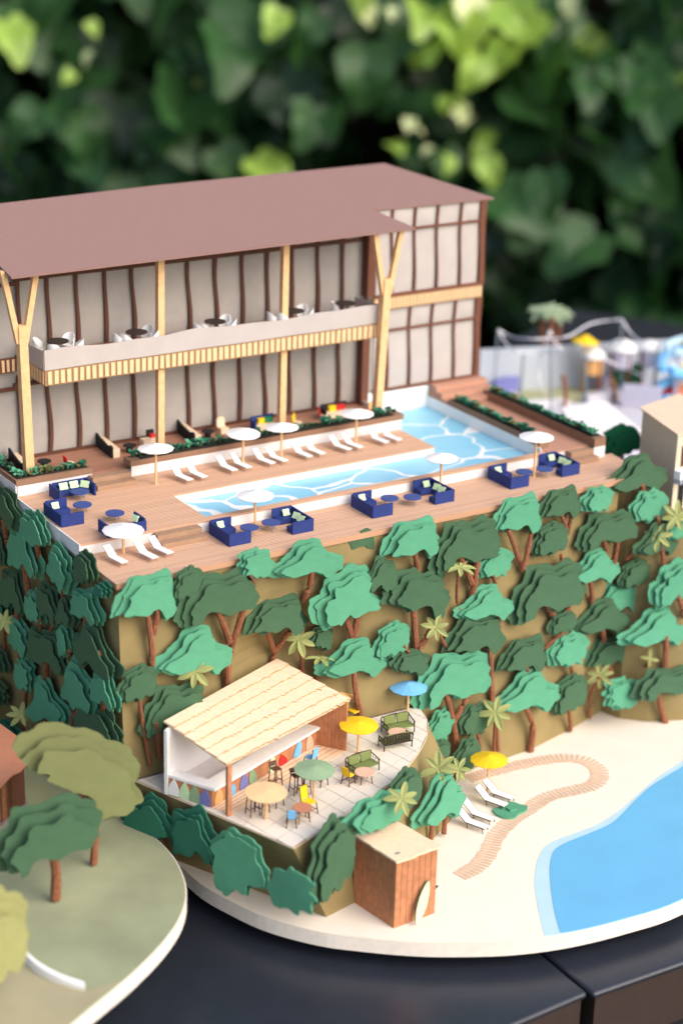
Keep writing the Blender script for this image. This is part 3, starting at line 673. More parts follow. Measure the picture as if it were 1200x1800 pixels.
def couch(x, y, label, bm, c1, c2, L_=.42):
    t = thing('terrace_sofa', label, 'sofa', at(x, y, ZF)); part('seat', G().box(0, L_, 0, .13, 0, .13), 'cream', t, False)
    part('backrest', G().box(-.03, L_ + .02, .131, .165, 0, .26), bm, t, False); part('armrest', G().box(-.04, -.001, -.02, .13, 0, .2), bm, t, False)
    part('cushion', G().box(L_ * .2, L_ * .5, .05, .129, .131, .23), c1, t, False, 'coloured cushion'); part('cushion', G().box(L_ * .55, L_ * .9, .05, .129, .131, .23), c2, t, False)
couch(450, 760, 'pale wooden sofa with navy back, yellow and green cushions under the balcony', 'navy', 'yellow', 'green_c')
couch(573, 738, 'pale wooden sofa with black back, yellow and red cushions under the balcony', 'black', 'yellow', 'red', .5)
def small_chair(x, y, m, label, rz=0, m2=None):
    t = thing('lounge_chair', label, 'chair', at(x, y, ZF), rz); part('seat', G().box(-.06, .06, -.07, .05, 0, .1), m2 or m, t, False); part('backrest', G().slab([(-.06, .05, 0), (.06, .05, 0), (.055, .08, .24), (-.03, .08, .21)], .02), m, t, False)
small_chair(522, 750, 'yellow', 'small yellow folded chair behind the third umbrella', .6, 'cream'); small_chair(569, 738, 'red', 'small red folded chair left of the fourth umbrella', 1.2, 'cream')
small_chair(122, 822, 'red', 'small red folded chair standing in the leaves of the left planter', 1.9, 'cream'); small_chair(655, 728, 'orangeumb', 'small orange folded chair at the right column foot', .4)

# ---------------------------------------------------------------- bar terrace
ZT = 1.5
tpx = [(238, 1368), (516, 1490), (640, 1412), (700, 1366), (735, 1322), (750, 1290), (750, 1265), (737, 1245)]
ttop = [at(x, y, ZT).xy for x, y in tpx]; ttop[0] = Vector((.15, -.22))
tbot = [Vector((.75, -.5)), Vector((1.94, -3.1)), Vector((3.5, -2.75)), Vector((4.7, -2.0)), Vector((5.45, -1.55)), Vector((5.95, -1.1)), Vector((6.1, -.7)), Vector((6.1, -.25))]
ttop_s = [ttop[0], ttop[1], ttop[2]] + [p.xy for p in smooth_open([(*p, 0) for p in ttop[3:]], 3)]
tbot_s = [tbot[0], tbot[1], tbot[2]] + [p.xy for p in smooth_open([(*p, 0) for p in tbot[3:]], 3)]
g = G(); n = len(ttop_s)
bk_t = [Vector((ttop_s[-1].x, .0)), Vector((.15, .0))]; bk_b = [Vector((6.2, .0)), Vector((.75, .0))]
TT, TB = ttop_s + bk_t, tbot_s + bk_b; n = len(TT)
g.add([(p.x, p.y, .0) for p in TB] + [(p.x, p.y, ZT - .03) for p in TT], [(i, (i + 1) % n, n + (i + 1) % n, n + i) for i in range(n)] + [list(range(n, 2 * n))])
single('terrace_mound', g, 'hill', kind='structure')
tf = single('bar_terrace', G().prism([(p.x, p.y) for p in TT], ZT - .029, ZT - .008), 'grout', kind='structure')
part('terrace_edge', G().prism([(p.x, p.y) for p in [q + (Vector((3, -1)) - q).normalized() * -.012 for q in TT]], ZT - .03, ZT - .012), 'cream', tf)
ua_ = R(21.2); U2 = Vector((math.cos(ua_), math.sin(ua_))); V2 = Vector((-U2.y, U2.x))
def clip(P, Q):
    """clip polygon P by convex polygon Q (ccw)"""
    for i in range(len(Q)):
        a, b = Q[i], Q[(i + 1) % len(Q)]; e_ = b - a; out = []
        for j in range(len(P)):
            p, q = P[j], P[(j + 1) % len(P)]; dp = e_.x * (p.y - a.y) - e_.y * (p.x - a.x); dq = e_.x * (q.y - a.y) - e_.y * (q.x - a.x)
            if dp >= 0: out.append(p)
            if (dp > 0) != (dq > 0) and abs(dp - dq) > 1e-9: out.append(p + (q - p) * (dp / (dp - dq)))
        P = out
        if len(P) < 3: return []
    return P
hullQ = TT
cen = Vector((2.8, -1.2)); ts = .33
cQ = [Vector((.17, -.25)), ttop[1], ttop[2], ttop[3], ttop[4], ttop[5], ttop[6], ttop[7], Vector((5.35, -.27))]
for i in range(-12, 14):
    for j in range(-10, 12):
        g0 = .006; sk = .18
        P = [cen + U2 * (i * ts + a + (j * ts + b) * sk) + V2 * (j * ts + b) for a, b in ((g0, g0), (ts - g0, g0), (ts - g0, ts - g0), (g0, ts - g0))]
        P = clip(P, cQ)
        if len(P) >= 3:
            ar = abs(sum(P[k].x * P[(k + 1) % len(P)].y - P[(k + 1) % len(P)].x * P[k].y for k in range(len(P)))) / 2
            if ar > .003: part('tile', G().prism(P, ZT - .008, ZT), 'tile', tf)

# bar hut
F1, F2, F3, F4, FC = Vector((.36, -.85)), Vector((.76, -1.60)), Vector((3.25, -.63)), Vector((3.55, -1.06)), Vector((.87, -1.93))
F5 = F1 + (F3 - F2) * 1.0
B = thing('beach_bar', 'beach bar with pale thatched wood roof, white counter and surfboards on brown walls', 'bar', (*((F1 + F3) / 2), ZT))
def wallq(a, b, z0, z1, t_, m, name, label=None): return part(name, G().obox(a, b, t_, z0, z1), m, B, True, label)
wallq(F2, F3, ZT, 1.80, .03, 'hutwood', 'counter_wall'); wallq(F1, F2, ZT, 1.80, .03, 'hutwood', 'counter_wall')
wallq(F5, F1, ZT, 2.62, .02, 'white', 'back_wall')
ue = (F3 - F2).normalized(); ve = (F2 - F1).normalized()
# counter top ring
def q2(a, b): return F1 + ue * a + ve * b
LL, WW = (F3 - F2).length, (F2 - F1).length
part('counter_top', G().prism([q2(-.01, WW - .22), q2(LL, WW - .22), q2(LL, WW + .06), q2(-.01, WW + .06)], 1.80, 1.845).prism([q2(-.01, 0), q2(.2, 0), q2(.2, WW - .221), q2(-.01, WW - .221)], 1.80, 1.845), 'paper_white', B)
part('side_frame', G().prism([q2(-.02, -.01), q2(.03, -.01), q2(.03, .05), q2(-.02, .05)], ZT + .001, 2.60), 'paper_white', B)
part('interior_floor', G().prism([q2(.2, .02), q2(LL, .02), q2(LL, WW - .22), q2(.2, WW - .22)], 1.68, 1.70), 'white', B)
# white vertical back panels inside
part('inner_panel', G().prism([q2(.02, .021), q2(LL, .021), q2(LL, .03), q2(.02, .03)], 1.70, 2.6), 'white', B)
# end wall of planks on the right
ew = (F4 - F3); 
for k in range(8):
    a = F3 + ew * (k / 8); b = F3 + ew * ((k + .94) / 8); part('plank', G().obox(a, b, .035 + .004 * (k % 2), ZT + .001, 2.50 - .012 * k), 'hutwood', B)
part('end_wall', G().obox(F3 + (F3 - F4).normalized() * .7, F3, .02, ZT + .002, 2.46), 'hutwood', B)
part('post', G().prism([FC + Vector(d) * .035 for d in ((-1, -1), (1, -1), (1, 1), (-1, 1))], ZT, 2.36), 'hutwood', B)
part('bar_floor', G().prism([F2 - ve * -.03, F3 - ve * -.03, F4, FC + Vector((.06, -.03))], ZT + .001, ZT + .006), 'thatch', B)
for k in range(1, 5):
    a = F2.lerp(FC, k / 5); b = F3.lerp(F4, k / 5); part('floor_board_joint', G().obox(a, b, .008, ZT + .006, ZT + .009), 'hutwood', B)
# thatch: five overlapping courses with ragged lower edges
zb_, zf_ = 2.68, 2.40
RA, RB_ = Vector((.40, -.72, zb_)), Vector((3.08, .38, zb_)); RC, RD = Vector((3.62, -1.03, zf_)), Vector((.80, -1.98, zf_))
part('roof_board', G().slab([RA, RD, RC, RB_], .02), 'thatch', B)
NC = 6; NN = 110
for k in range(NC):
    t0, t1 = max(0, k / NC), (k + 1) / NC; g = G(); V = []; jj = 0
    for i in range(NN + 1):
        s_ = i / NN; a = RA.lerp(RD, t0).lerp(RB_.lerp(RC, t0), s_); jj = .6 * jj + random.uniform(-.007, .007)
        tt = t1 + jj + (random.uniform(.0, .03) if random.random() < .15 else 0); b = RA.lerp(RD, tt).lerp(RB_.lerp(RC, tt), s_)
        up = Vector((0, 0, .006)); V += [a + up * (1 if k == 0 else 1.2), b + up * 4.5, b + up * .4]
    g.add(V, [(3 * i, 3 * i + 1, 3 * i + 4, 3 * i + 3) for i in range(NN)]); g.add(V, [(3 * i + 1, 3 * i + 2, 3 * i + 5, 3 * i + 4) for i in range(NN)], 1)
    part('thatch_course', g, ['thatch', 'singe'], B)
# surfboards on the counter walls
def board(o, ux, base, Hh, W_, m, lean=0, label=None):
    P = []
    for i in range(9): t_ = i / 8; P.append((W_ * math.sin(math.pi * (.36 + .64 * t_)) ** .9 if i < 8 else 0, t_ * Hh))
    P = P + [(-a, b) for a, b in P[-2::-1]]
    nrm = Vector((ux.y, -ux.x)); V = [Vector((*(o + ux * (x + lean * z) + nrm * .006), base + z)) for x, z in P]; V2_ = [v + Vector((*(nrm * .01), 0)) for v in V]; k = len(V)
    g = G().add(V + V2_, [list(range(k))[::-1], list(range(k, 2 * k))] + [(i, (i + 1) % k, k + (i + 1) % k, k + i) for i in range(k)])
    part('surfboard', g, m, B, True, label)
cols = ['paper_white', 'bluetop', 'orangeumb', 'mint', 'red', 'blue_c', 'sageumb', 'peach']
for i, (m_, s_) in enumerate(zip(['paper_white', 'mint', 'sageumb', 'violet'], [.2, .45, .68, .92])):
    board(F1.lerp(F2, s_ * .94), ve, ZT + .012, max(.2, .29), .10, m_, .0, 'surfboard painted on the left counter wall')
for i, (m_, s_, l_) in enumerate(zip(['orangeumb', 'blue_c', 'violet', 'sageumb', 'mint', 'red', 'blue_c', 'peach'], [.06, .17, .29, .38, .56, .67, .80, .93], [0, .3, 0, -.2, 0, -.3, .25, -.1])):
    board(F2.lerp(F3, s_), ue, ZT + .012, .285 if i not in (5, 1) else .2, .10, m_, l_)

# terrace umbrellas and furniture
umb(467, 1440, ZT, 470, 1390, 76, 'tanumb', 'tan umbrella in front of the bar, nearest the bar post', pr=.03, ch=.03)
umb(551, 1412, ZT, 551, 1350, 73, 'sageumb', 'sage green umbrella in the middle of the bar terrace', ch=.06)
umb(629, 1325, ZT, 629, 1272, 70, 'yellow', 'yellow umbrella on the bar terrace right of the bar', ch=.07)
umb(716, 1252, ZT, 713, 1206, 67, 'blue_c', 'sky blue umbrella at the back right of the bar terrace', ch=.1)
umb(590, 1262, ZT, 590, 1218, 60, 'orangeumb', 'pale orange umbrella peeking out behind the bar roof', ch=.12)
def green_sofa(x, y, rz, label):
    t = thing('garden_sofa', label, 'sofa', at(x, y, ZT), rz, 'dark framed garden sofas with olive cushions'); L_ = .5
    part('seat', G().box(-L_ / 2, L_ / 2, -.10, .08, .10, .13), 'olivecush', t, False)
    for s_ in (-1, 1):
        g = G().box(-.11, .11, 0, .035, -.075, .075); g.xf(Matrix.Translation((s_ * .12, .07, .215)) @ Matrix.Rotation(-.25, 4, 'X')); o = part('cushion', g, 'olivecush', t, False)
        bv = o.modifiers.new('b', 'BEVEL'); bv.width = .02; bv.segments = 2
        part('leg', G().tube([(s_ * L_ / 2, -.11, 0), (s_ * L_ / 2, -.10, .19)], .010, 5), 'dark', t, False)
        part('leg', G().tube([(s_ * L_ / 2, .11, 0), (s_ * (L_ / 2 + .01), .12, .26)], .010, 5), 'dark', t, False)
        part('armrest', G().tube([(s_ * L_ / 2, -.12, .19), (s_ * (L_ / 2 + .02), .12, .22)], .010, 5), 'dark', t, False)
        for k in range(3): part('slat', G().tube([(s_ * L_ / 2, -.06 + k * .06, .10), (s_ * (L_ / 2 + .015), -.06 + k * .06, .2)], .006, 4), 'dark', t, False)
    part('back_rail', G().tube([(-L_ / 2, .125, .26), (0, .13, .28), (L_ / 2, .125, .26)], .012, 5), 'dark', t, False)
    part('back_rail', G().tube([(-L_ / 2, .11, .11), (L_ / 2, .11, .11)], .012, 5), 'dark', t, False)
    for k in range(9): x_ = -L_ / 2 + L_ * (k + 1) / 10; part('slat', G().box(x_ - .013, x_ + .013, .113, .123, .11, .27), 'dark', t, False)
green_sofa(699, 1287, R(-6), 'garden sofa with olive cushions under the sky blue umbrella'); green_sofa(637, 1357, R(6), 'garden sofa with olive cushions under the yellow umbrella'); green_sofa(694, 1312, R(172), 'garden sofa seen from its slatted back, facing the blue umbrella')
def ptable(x, y, m, label, r=.17, h=.17):
    t = thing('terrace_table', label, 'table', at(x, y, ZT)); part('table_top', G().disc((0, 0, h + .014), r, .014, 20), m, t, False)
    for k in range(4): a = .6 + k * math.pi / 2; part('leg', G().tube([(r * .85 * math.cos(a), r * .85 * math.sin(a), 0), (r * .7 * math.cos(a), r * .7 * math.sin(a), h)], .009, 5), 'wirebrown', t, False)
ptable(699, 1301, 'peach', 'peach round table between the two facing garden sofas', .17, .13); ptable(640, 1374, 'peach', 'peach round table in front of the sofa under the yellow umbrella', .16, .16); ptable(531, 1443, 'salmon', 'brown round table with a yellow and a blue chair', .15, .22)
def slat_chair(x, y, rz, m, label, s=1.0, stool=False, group=None):
    t = thing('bar_stool' if stool else 'terrace_chair', label, 'stool' if stool else 'chair', at(x, y, ZT), rz, group); h = (.30 if stool else .15) * s; w = .065 * s; bh = h + (.10 if stool else .18) * s
    part('seat', G().box(-w, w, -w, w, h, h + .02), m, t, False)
    part('backrest', G().slab([(-w, w, h + .03), (w, w, h + .03), (w, w + .03, bh), (-w, w + .03, bh)], .018), m, t, False)
    for a in (-1, 1):
        part('leg', G().tube([(a * w * 1.25, -w * 1.2, 0), (a * w * .95, -w * .95, h)], .010, 5), 'wirebrown', t, False); part('leg', G().tube([(a * w * 1.25, w * 1.3, 0), (a * w * .95, w, h), (a * w, w + .035, bh)], .010, 5), 'wirebrown', t, False)
        part('stretcher', G().tube([(a * w * 1.15, -w * 1.1, h * .35), (a * w * 1.15, w * 1.15, h * .35)], .007, 4), 'wirebrown', t, False)
    part('stretcher', G().tube([(-w * 1.1, -w * 1.1, h * .5), (w * 1.1, -w * 1.1, h * .5)], .007, 4), 'wirebrown', t, False)
slat_chair(542, 1430, R(15), 'yellow', 'yellow chair at the brown round table', 1.3); slat_chair(512, 1452, R(150), 'blue_c', 'small blue chair at the brown round table, nearest the terrace corner', .95)
slat_chair(612, 1378, R(110), 'yellow', 'yellow chair left of the peach table under the yellow umbrella', 1.0); slat_chair(622, 1268, R(10), 'yellow', 'yellow and blue chair behind the yellow umbrella', 1.3); slat_chair(545, 1348, R(200), 'blue_c', 'blue seated chair just inside the bar floor', 1.1)
GSt = 'tall brown bar stools'
slat_chair(444, 1432, 0, 'yellow', 'tall stool with yellow seat under the tan umbrella, left one', 1.0, True, GSt); slat_chair(461, 1428, .2, 'yellow', 'tall stool with yellow seat under the tan umbrella, right one', 1.0, True, GSt); slat_chair(486, 1416, .2, 'wirebrown', 'tall all-brown stool right behind the tan umbrella', 1.0, True, GSt)
slat_chair(520, 1394, 0, 'wirebrown', 'tall brown stool left of the green umbrella pole, left one', 1.0, True, GSt); slat_chair(534, 1396, .3, 'wirebrown', 'tall brown stool left of the green umbrella pole, right one', 1.0, True, GSt); slat_chair(565, 1380, .1, 'wirebrown', 'tall brown stool right behind the green umbrella pole', .9, True, GSt); slat_chair(484, 1382, .1, 'wirebrown', 'brown stool at the bar counter behind the tan umbrella', 1.0, True, GSt)

# wooden hut on the beach
h1, h2, h3 = Vector((2.53, -2.93)), Vector((2.66, -3.88)), Vector((3.44, -3.84)); h4 = h1 + (h3 - h2) * .95
HT = thing('wooden_hut', 'small orange brown plank hut with pale flat roof on the sand', 'hut', (3, -3.4, 0))
hz = 1.16
part('core', G().prism([h1.lerp(Vector((3, -3.4)), .05), h2.lerp(Vector((3, -3.4)), .05), h3.lerp(Vector((3, -3.4)), .05), h4.lerp(Vector((3, -3.4)), .05)], 0, hz - .02), 'brown', HT)
for a, b, n in ((h1, h2, 10), (h2, h3, 7), (h3, h4, 9), (h4, h1, 7)):
    for k in range(n):
        part('plank', G().obox(a.lerp(b, k / n), a.lerp(b, (k + .93) / n), .03, 0, hz - random.uniform(0, .012)), 'hutwood', HT)
rp_ = [h1 + Vector((-.03, .03)), h2 + Vector((-.03, -.05)), h3 + Vector((.05, -.04)), h4 + Vector((.04, .03))]
rr = []
for a, b in zip(rp_, rp_[1:] + rp_[:1]):
    for k in range(8): q = a.lerp(b, k / 8); rr.append(Vector((q.x + random.uniform(-.008, .008), q.y + random.uniform(-.012, .012))))
part('roof', G().prism(rr, hz, hz + .035), 'thatch', HT)
part('knot', G().disc((2.78, -3.72, hz + .037), .05, .002, 12, ry=.03), 'grey', HT, label='grey oval knot near the front corner of the roof')
def surf(P0, P1, w_, m, label, nrm):
    d = (P1 - P0); L_ = d.length; d.normalize(); s_ = d.cross(nrm).normalized(); V = []; n = 12
    for i in range(n + 1): t_ = i / n; V.append(P0 + d * L_ * t_ + s_ * w_ * math.sin(math.pi * (.05 + .95 * t_)) ** .7 * (0 if i == n else 1))
    for i in range(n - 1, -1, -1): t_ = i / n; V.append(P0 + d * L_ * t_ - s_ * w_ * math.sin(math.pi * (.05 + .95 * t_)) ** .7)
    t = thing('surfboard', label, 'surfboard', P0); g = G().slab([v for v in V], .02); part('deck', g, m[0], t); 
    g = G().slab([v + nrm * -.022 for v in [P0 + (v - P0) * 1.01 for v in V]], .012); part('rail', g, m[1], t)
    g = G().slab([P0 + d * L_ * .03 + nrm * .004 + s_ * .004, P0 + d * L_ * .97 + nrm * .004, P0 + d * L_ * .03 + nrm * .004 - s_ * .004], .003); part('stringer', g, m[2], t)
nr = Vector((0, -1, .25)).normalized()
surf(onplane(733, 1624, (0, -4.02, 0), Vector((0, 1, 0))), onplane(754, 1548, (0, -3.92, 0), Vector((0, 1, 0))), .085, ('mint', 'dark', 'paper_white'), 'pale mint surfboard leaning against the front of the wooden hut', nr)
surf(Vector((3.62, -3.2, .02)), Vector((3.72, -3.55, .25)), .05, ('blue_c', 'dark', 'paper_white'), 'blue surfboard mostly hidden behind the right side of the hut', Vector((1, 0, .3)).normalized())

# ---------------------------------------------------------------- paper trees
TPL = {
 0: [(-.98, -.75), (-.55, -.62), (-.35, -.78), (.0, -.6), (.22, -.38), (.45, -.5), (.7, -.85), (.95, -.6), (.99, -.1), (.72, .28), (.62, .9), (.25, .98), (-.05, .8), (-.5, .78), (-.75, .3), (-.9, -.1)],
 1: [(-.95, -.6), (-.85, -.98), (-.6, -.9), (-.42, -.45), (-.1, -.35), (.15, -.62), (.4, -.5), (.7, -.35), (.95, -.3), (.98, .1), (.82, .45), (.72, .8), (.3, .98), (.0, .8), (-.3, .82), (-.65, .75), (-.72, .3), (-.95, .0)],
 2: [(-.4, -.98), (-.7, -.75), (-.95, -.3), (-.85, .0), (-.68, .1), (-.7, .5), (-.35, .7), (-.05, .95), (.3, .88), (.55, .65), (.6, .2), (.95, -.1), (.9, -.35), (.5, -.42), (.25, -.62), (.05, -.5), (-.12, -.55), (-.25, -.8)],
 3: [(-.95, -.75), (-.98, -.4), (-.7, -.1), (-.5, .3), (-.35, .8), (.0, .98), (.3, .85), (.4, .45), (.75, .25), (.98, .0), (.92, -.45), (.65, -.85), (.35, -.65), (.05, -.5), (-.2, -.72), (-.5, -.85)],
 6: [(-1, .5), (-.89, .88), (-.48, .98), (-.05, .9), (.33, .64), (.64, .46), (.87, .16), (.89, -.28), (1, -.6), (.83, -.92), (.39, -.96), (.17, -.8), (.16, -.4), (-.11, -.3), (-.3, -.12), (-.73, .2), (-.89, .34)],
 7: [(-1, -.4), (-.96, -.07), (-.77, .26), (-.62, .7), (-.15, .76), (.19, .99), (.54, .87), (.85, .65), (1, .32), (.85, -.18), (.38, -.29), (.15, -.53), (-.23, -.45), (-.5, -.62), (-.69, -1), (-.85, -.84)],
 4: [(-.9, -.5), (-.98, .05), (-.7, .35), (-.6, .8), (-.15, .82), (.1, .98), (.45, .8), (.95, .55), (.8, .2), (.95, -.15), (.7, -.4), (.75, -.8), (.35, -.75), (.1, -.98), (-.25, -.8), (-.6, -.9)],
 5: [(-.8, -.85), (-.98, -.3), (-.8, .1), (-.85, .5), (-.4, .75), (-.1, .98), (.35, .85), (.75, .7), (.85, .25), (.98, -.2), (.75, -.6), (.4, -.55), (.15, -.85), (-.2, -.7), (-.45, -.95)],
}
_lay = {}
def crown_mesh(tp, layer, flip, m):
    key = (tp, layer, flip, m)
    if key in _lay: return _lay[key]
    rnd = random.Random(tp * 37 + layer * 5 + (100 if flip else 0))
    s_ = [1, .87, .74, .62][layer]; P = []
    for (x, y) in TPL[tp]:
        j = .05 if layer else .03; P.append(((x * s_ + rnd.uniform(-j, j)) * (-1 if flip else 1), y * s_ + rnd.uniform(-j, j) - .035 * layer))
    if flip: P = P[::-1]
    O = [Vector((p[0], p[1])) for p in smooth_closed([(x, y, 0) for x, y in P], 5)]
    # small bumps along the edge so the cut reads as foliage
    n = len(O); O = [p * (1 + .035 * math.sin(i * 6.283 * (11 + tp % 3) / n + tp + layer * 1.3) + .018 * math.sin(i * 6.283 * 23 / n + layer * 2.1)) for i, p in enumerate(O)]
    ar = sum(O[i].x * O[(i + 1) % n].y - O[(i + 1) % n].x * O[i].y for i in range(n))
    if ar < 0: O = O[::-1]
    def inside(q):
        c = False
        for i in range(n):
            a, b = O[i], O[(i + 1) % n]
            if (a.y > q.y) != (b.y > q.y) and q.x < (b.x - a.x) * (q.y - a.y) / (b.y - a.y) + a.x: c = not c
        return c
    pts = list(O)
    for i in range(-5, 6):
        for k in range(-5, 6):
            q = Vector((i * .18 + (k % 2) * .09, k * .18))
            if inside(q) and min((q - o).length for o in O) > .07: pts.append(q)
    vo, _, fo, _, _, _ = delaunay_2d_cdt(pts, [], [list(range(n))], 1, 1e-6)
    c1, c2, ph = rnd.uniform(.4, 1), rnd.uniform(-.5, .5), rnd.uniform(0, 6)
    def dz(p): return -.07 * c1 * (p.x * p.x) - .03 * c2 * p.y * p.y + .02 * math.sin(2.3 * p.x + ph) * math.cos(1.9 * p.y + ph)
    V = [(p.x, -dz(p), p.y) for p in vo]; k = len(V); V += [(p.x, -dz(p) + .055, p.y) for p in vo]
    F = [list(f) for f in fo] + [[i + k for i in f][::-1] for f in fo] + [((i + 1) % n, i, k + i, k + (i + 1) % n) for i in range(n)]
    me = G().add(V, F).mesh('crown_layer', m); _lay[key] = me; return me
FACES = {}
def tree(face, tp, col, x0, x1, y0, y1, flip=False, trunks=(), nl=None, label='', rot=0, off=.16, tr=None, group='layered paper trees on the hillside', sp=None, name='paper_tree', cat='tree'):
    """crown bounding box in photo pixels, laid on a face (p0, n) of the hill; trunks are pixel polylines"""
    cx, cy = (x0 + x1) / 2 - 4, (y0 + y1) / 2 - 4
    p0, nrm = FACES[face] if isinstance(face, str) else face; p0, nrm = Vector(p0), Vector(nrm).normalized()
    def hit(x, y, o_):
        P = onplane(x, y, p0 + nrm * o_, nrm)
        if face == 'front':
            for _ in range(8): P = onplane(x, y, Vector((P.x, wall_y(P.x, P.z), 0)) + nrm * o_, nrm)
        return P
    Cc = hit(cx, cy, off); ux = Vector((0, 0, 1)).cross(-nrm) * -1
    ux = Vector((-nrm.y, nrm.x, 0)).normalized()
    a = px(Cc); b = px(Cc + ux * .1); c = px(Cc + Vector((0, 0, .1)))
    sx = abs(b[0] - a[0]) / .1; sz = abs(c[1] - a[1]) / .1; sh = (b[1] - a[1]) / .1
    wx = 1.05 * (x1 - x0) / sx; hz_ = max(.2, 1.0 * (y1 - y0) / sz); rot = rot - sh / sz * (1 if face == 'front' else .5)
    size = (wx + hz_) / 2
    base = trunks[0][-1] if trunks else (cx, y1)
    Bp = hit(base[0], base[1], .06)
    rz = math.atan2(ux.y, ux.x)
    t = thing(name, label, cat, Bp, rz, group); inv = Matrix.Rotation(-rz, 4, 'Z')
    if nl is None: nl = 3
    sp = sp or .068 * min(1.25, max(.7, size / 1.0))
    for k in range(nl):
        o = link('crown_layer', crown_mesh(tp, min(k, 3), flip, col), t)
        q = Cc + nrm * (k * sp) + ux * (.012 * k * wx); o.location = inv @ (q - Bp); o.scale = (wx / 2, .32 if name == 'paper_tree' else .45, hz_ / 2); o.rotation_euler = (random.uniform(-.06, .06), rot + random.uniform(-.05, .05), random.uniform(-.05, .05))
    if trunks:
        g = G()
        for i, tl in enumerate(trunks):
            r0 = tr or .05 * min(1.2, max(.75, size / 1.0)); m_ = len(tl)
            pts = []
            for j, (x, y) in enumerate(tl):
                f_ = 1 - j / max(1, m_ - 1)
                if i: f_ = .5 + .5 * f_
                pts.append(hit(x, y, lerp(.07, off + sp * .8, f_)))
            if len(pts) == 2: pts = [pts[0], pts[0].lerp(pts[1], .5) + ux * .01, pts[1]]
            d = (pts[0] - pts[1]).normalized(); pts = [pts[0] + d * .12] + pts
            pts = smooth_open(pts, 3); nn = len(pts); g.tube(pts, [lerp(.72, 1.1, j / nn) * r0 for j in range(nn)], 8, 0, .12)
        g.v = [inv @ (p - Bp) for p in g.v]; part('trunk', g, 'trunk', t, False)
    return t
FACES['front'] = ((0, 0, 0), (0, -1, 0)); FACES['left'] = ((-.0, 0, 0), (-1, 0, 0))
tl_d = (ttop[1] - ttop[0]).normalized(); FACES['tleft'] = ((*ttop[0], 0), (tl_d.y, -tl_d.x, 0)); tr_d = (ttop[3] - ttop[1]).normalized(); FACES['tright'] = ((*ttop[1], 0), (tr_d.y, -tr_d.x, 0))
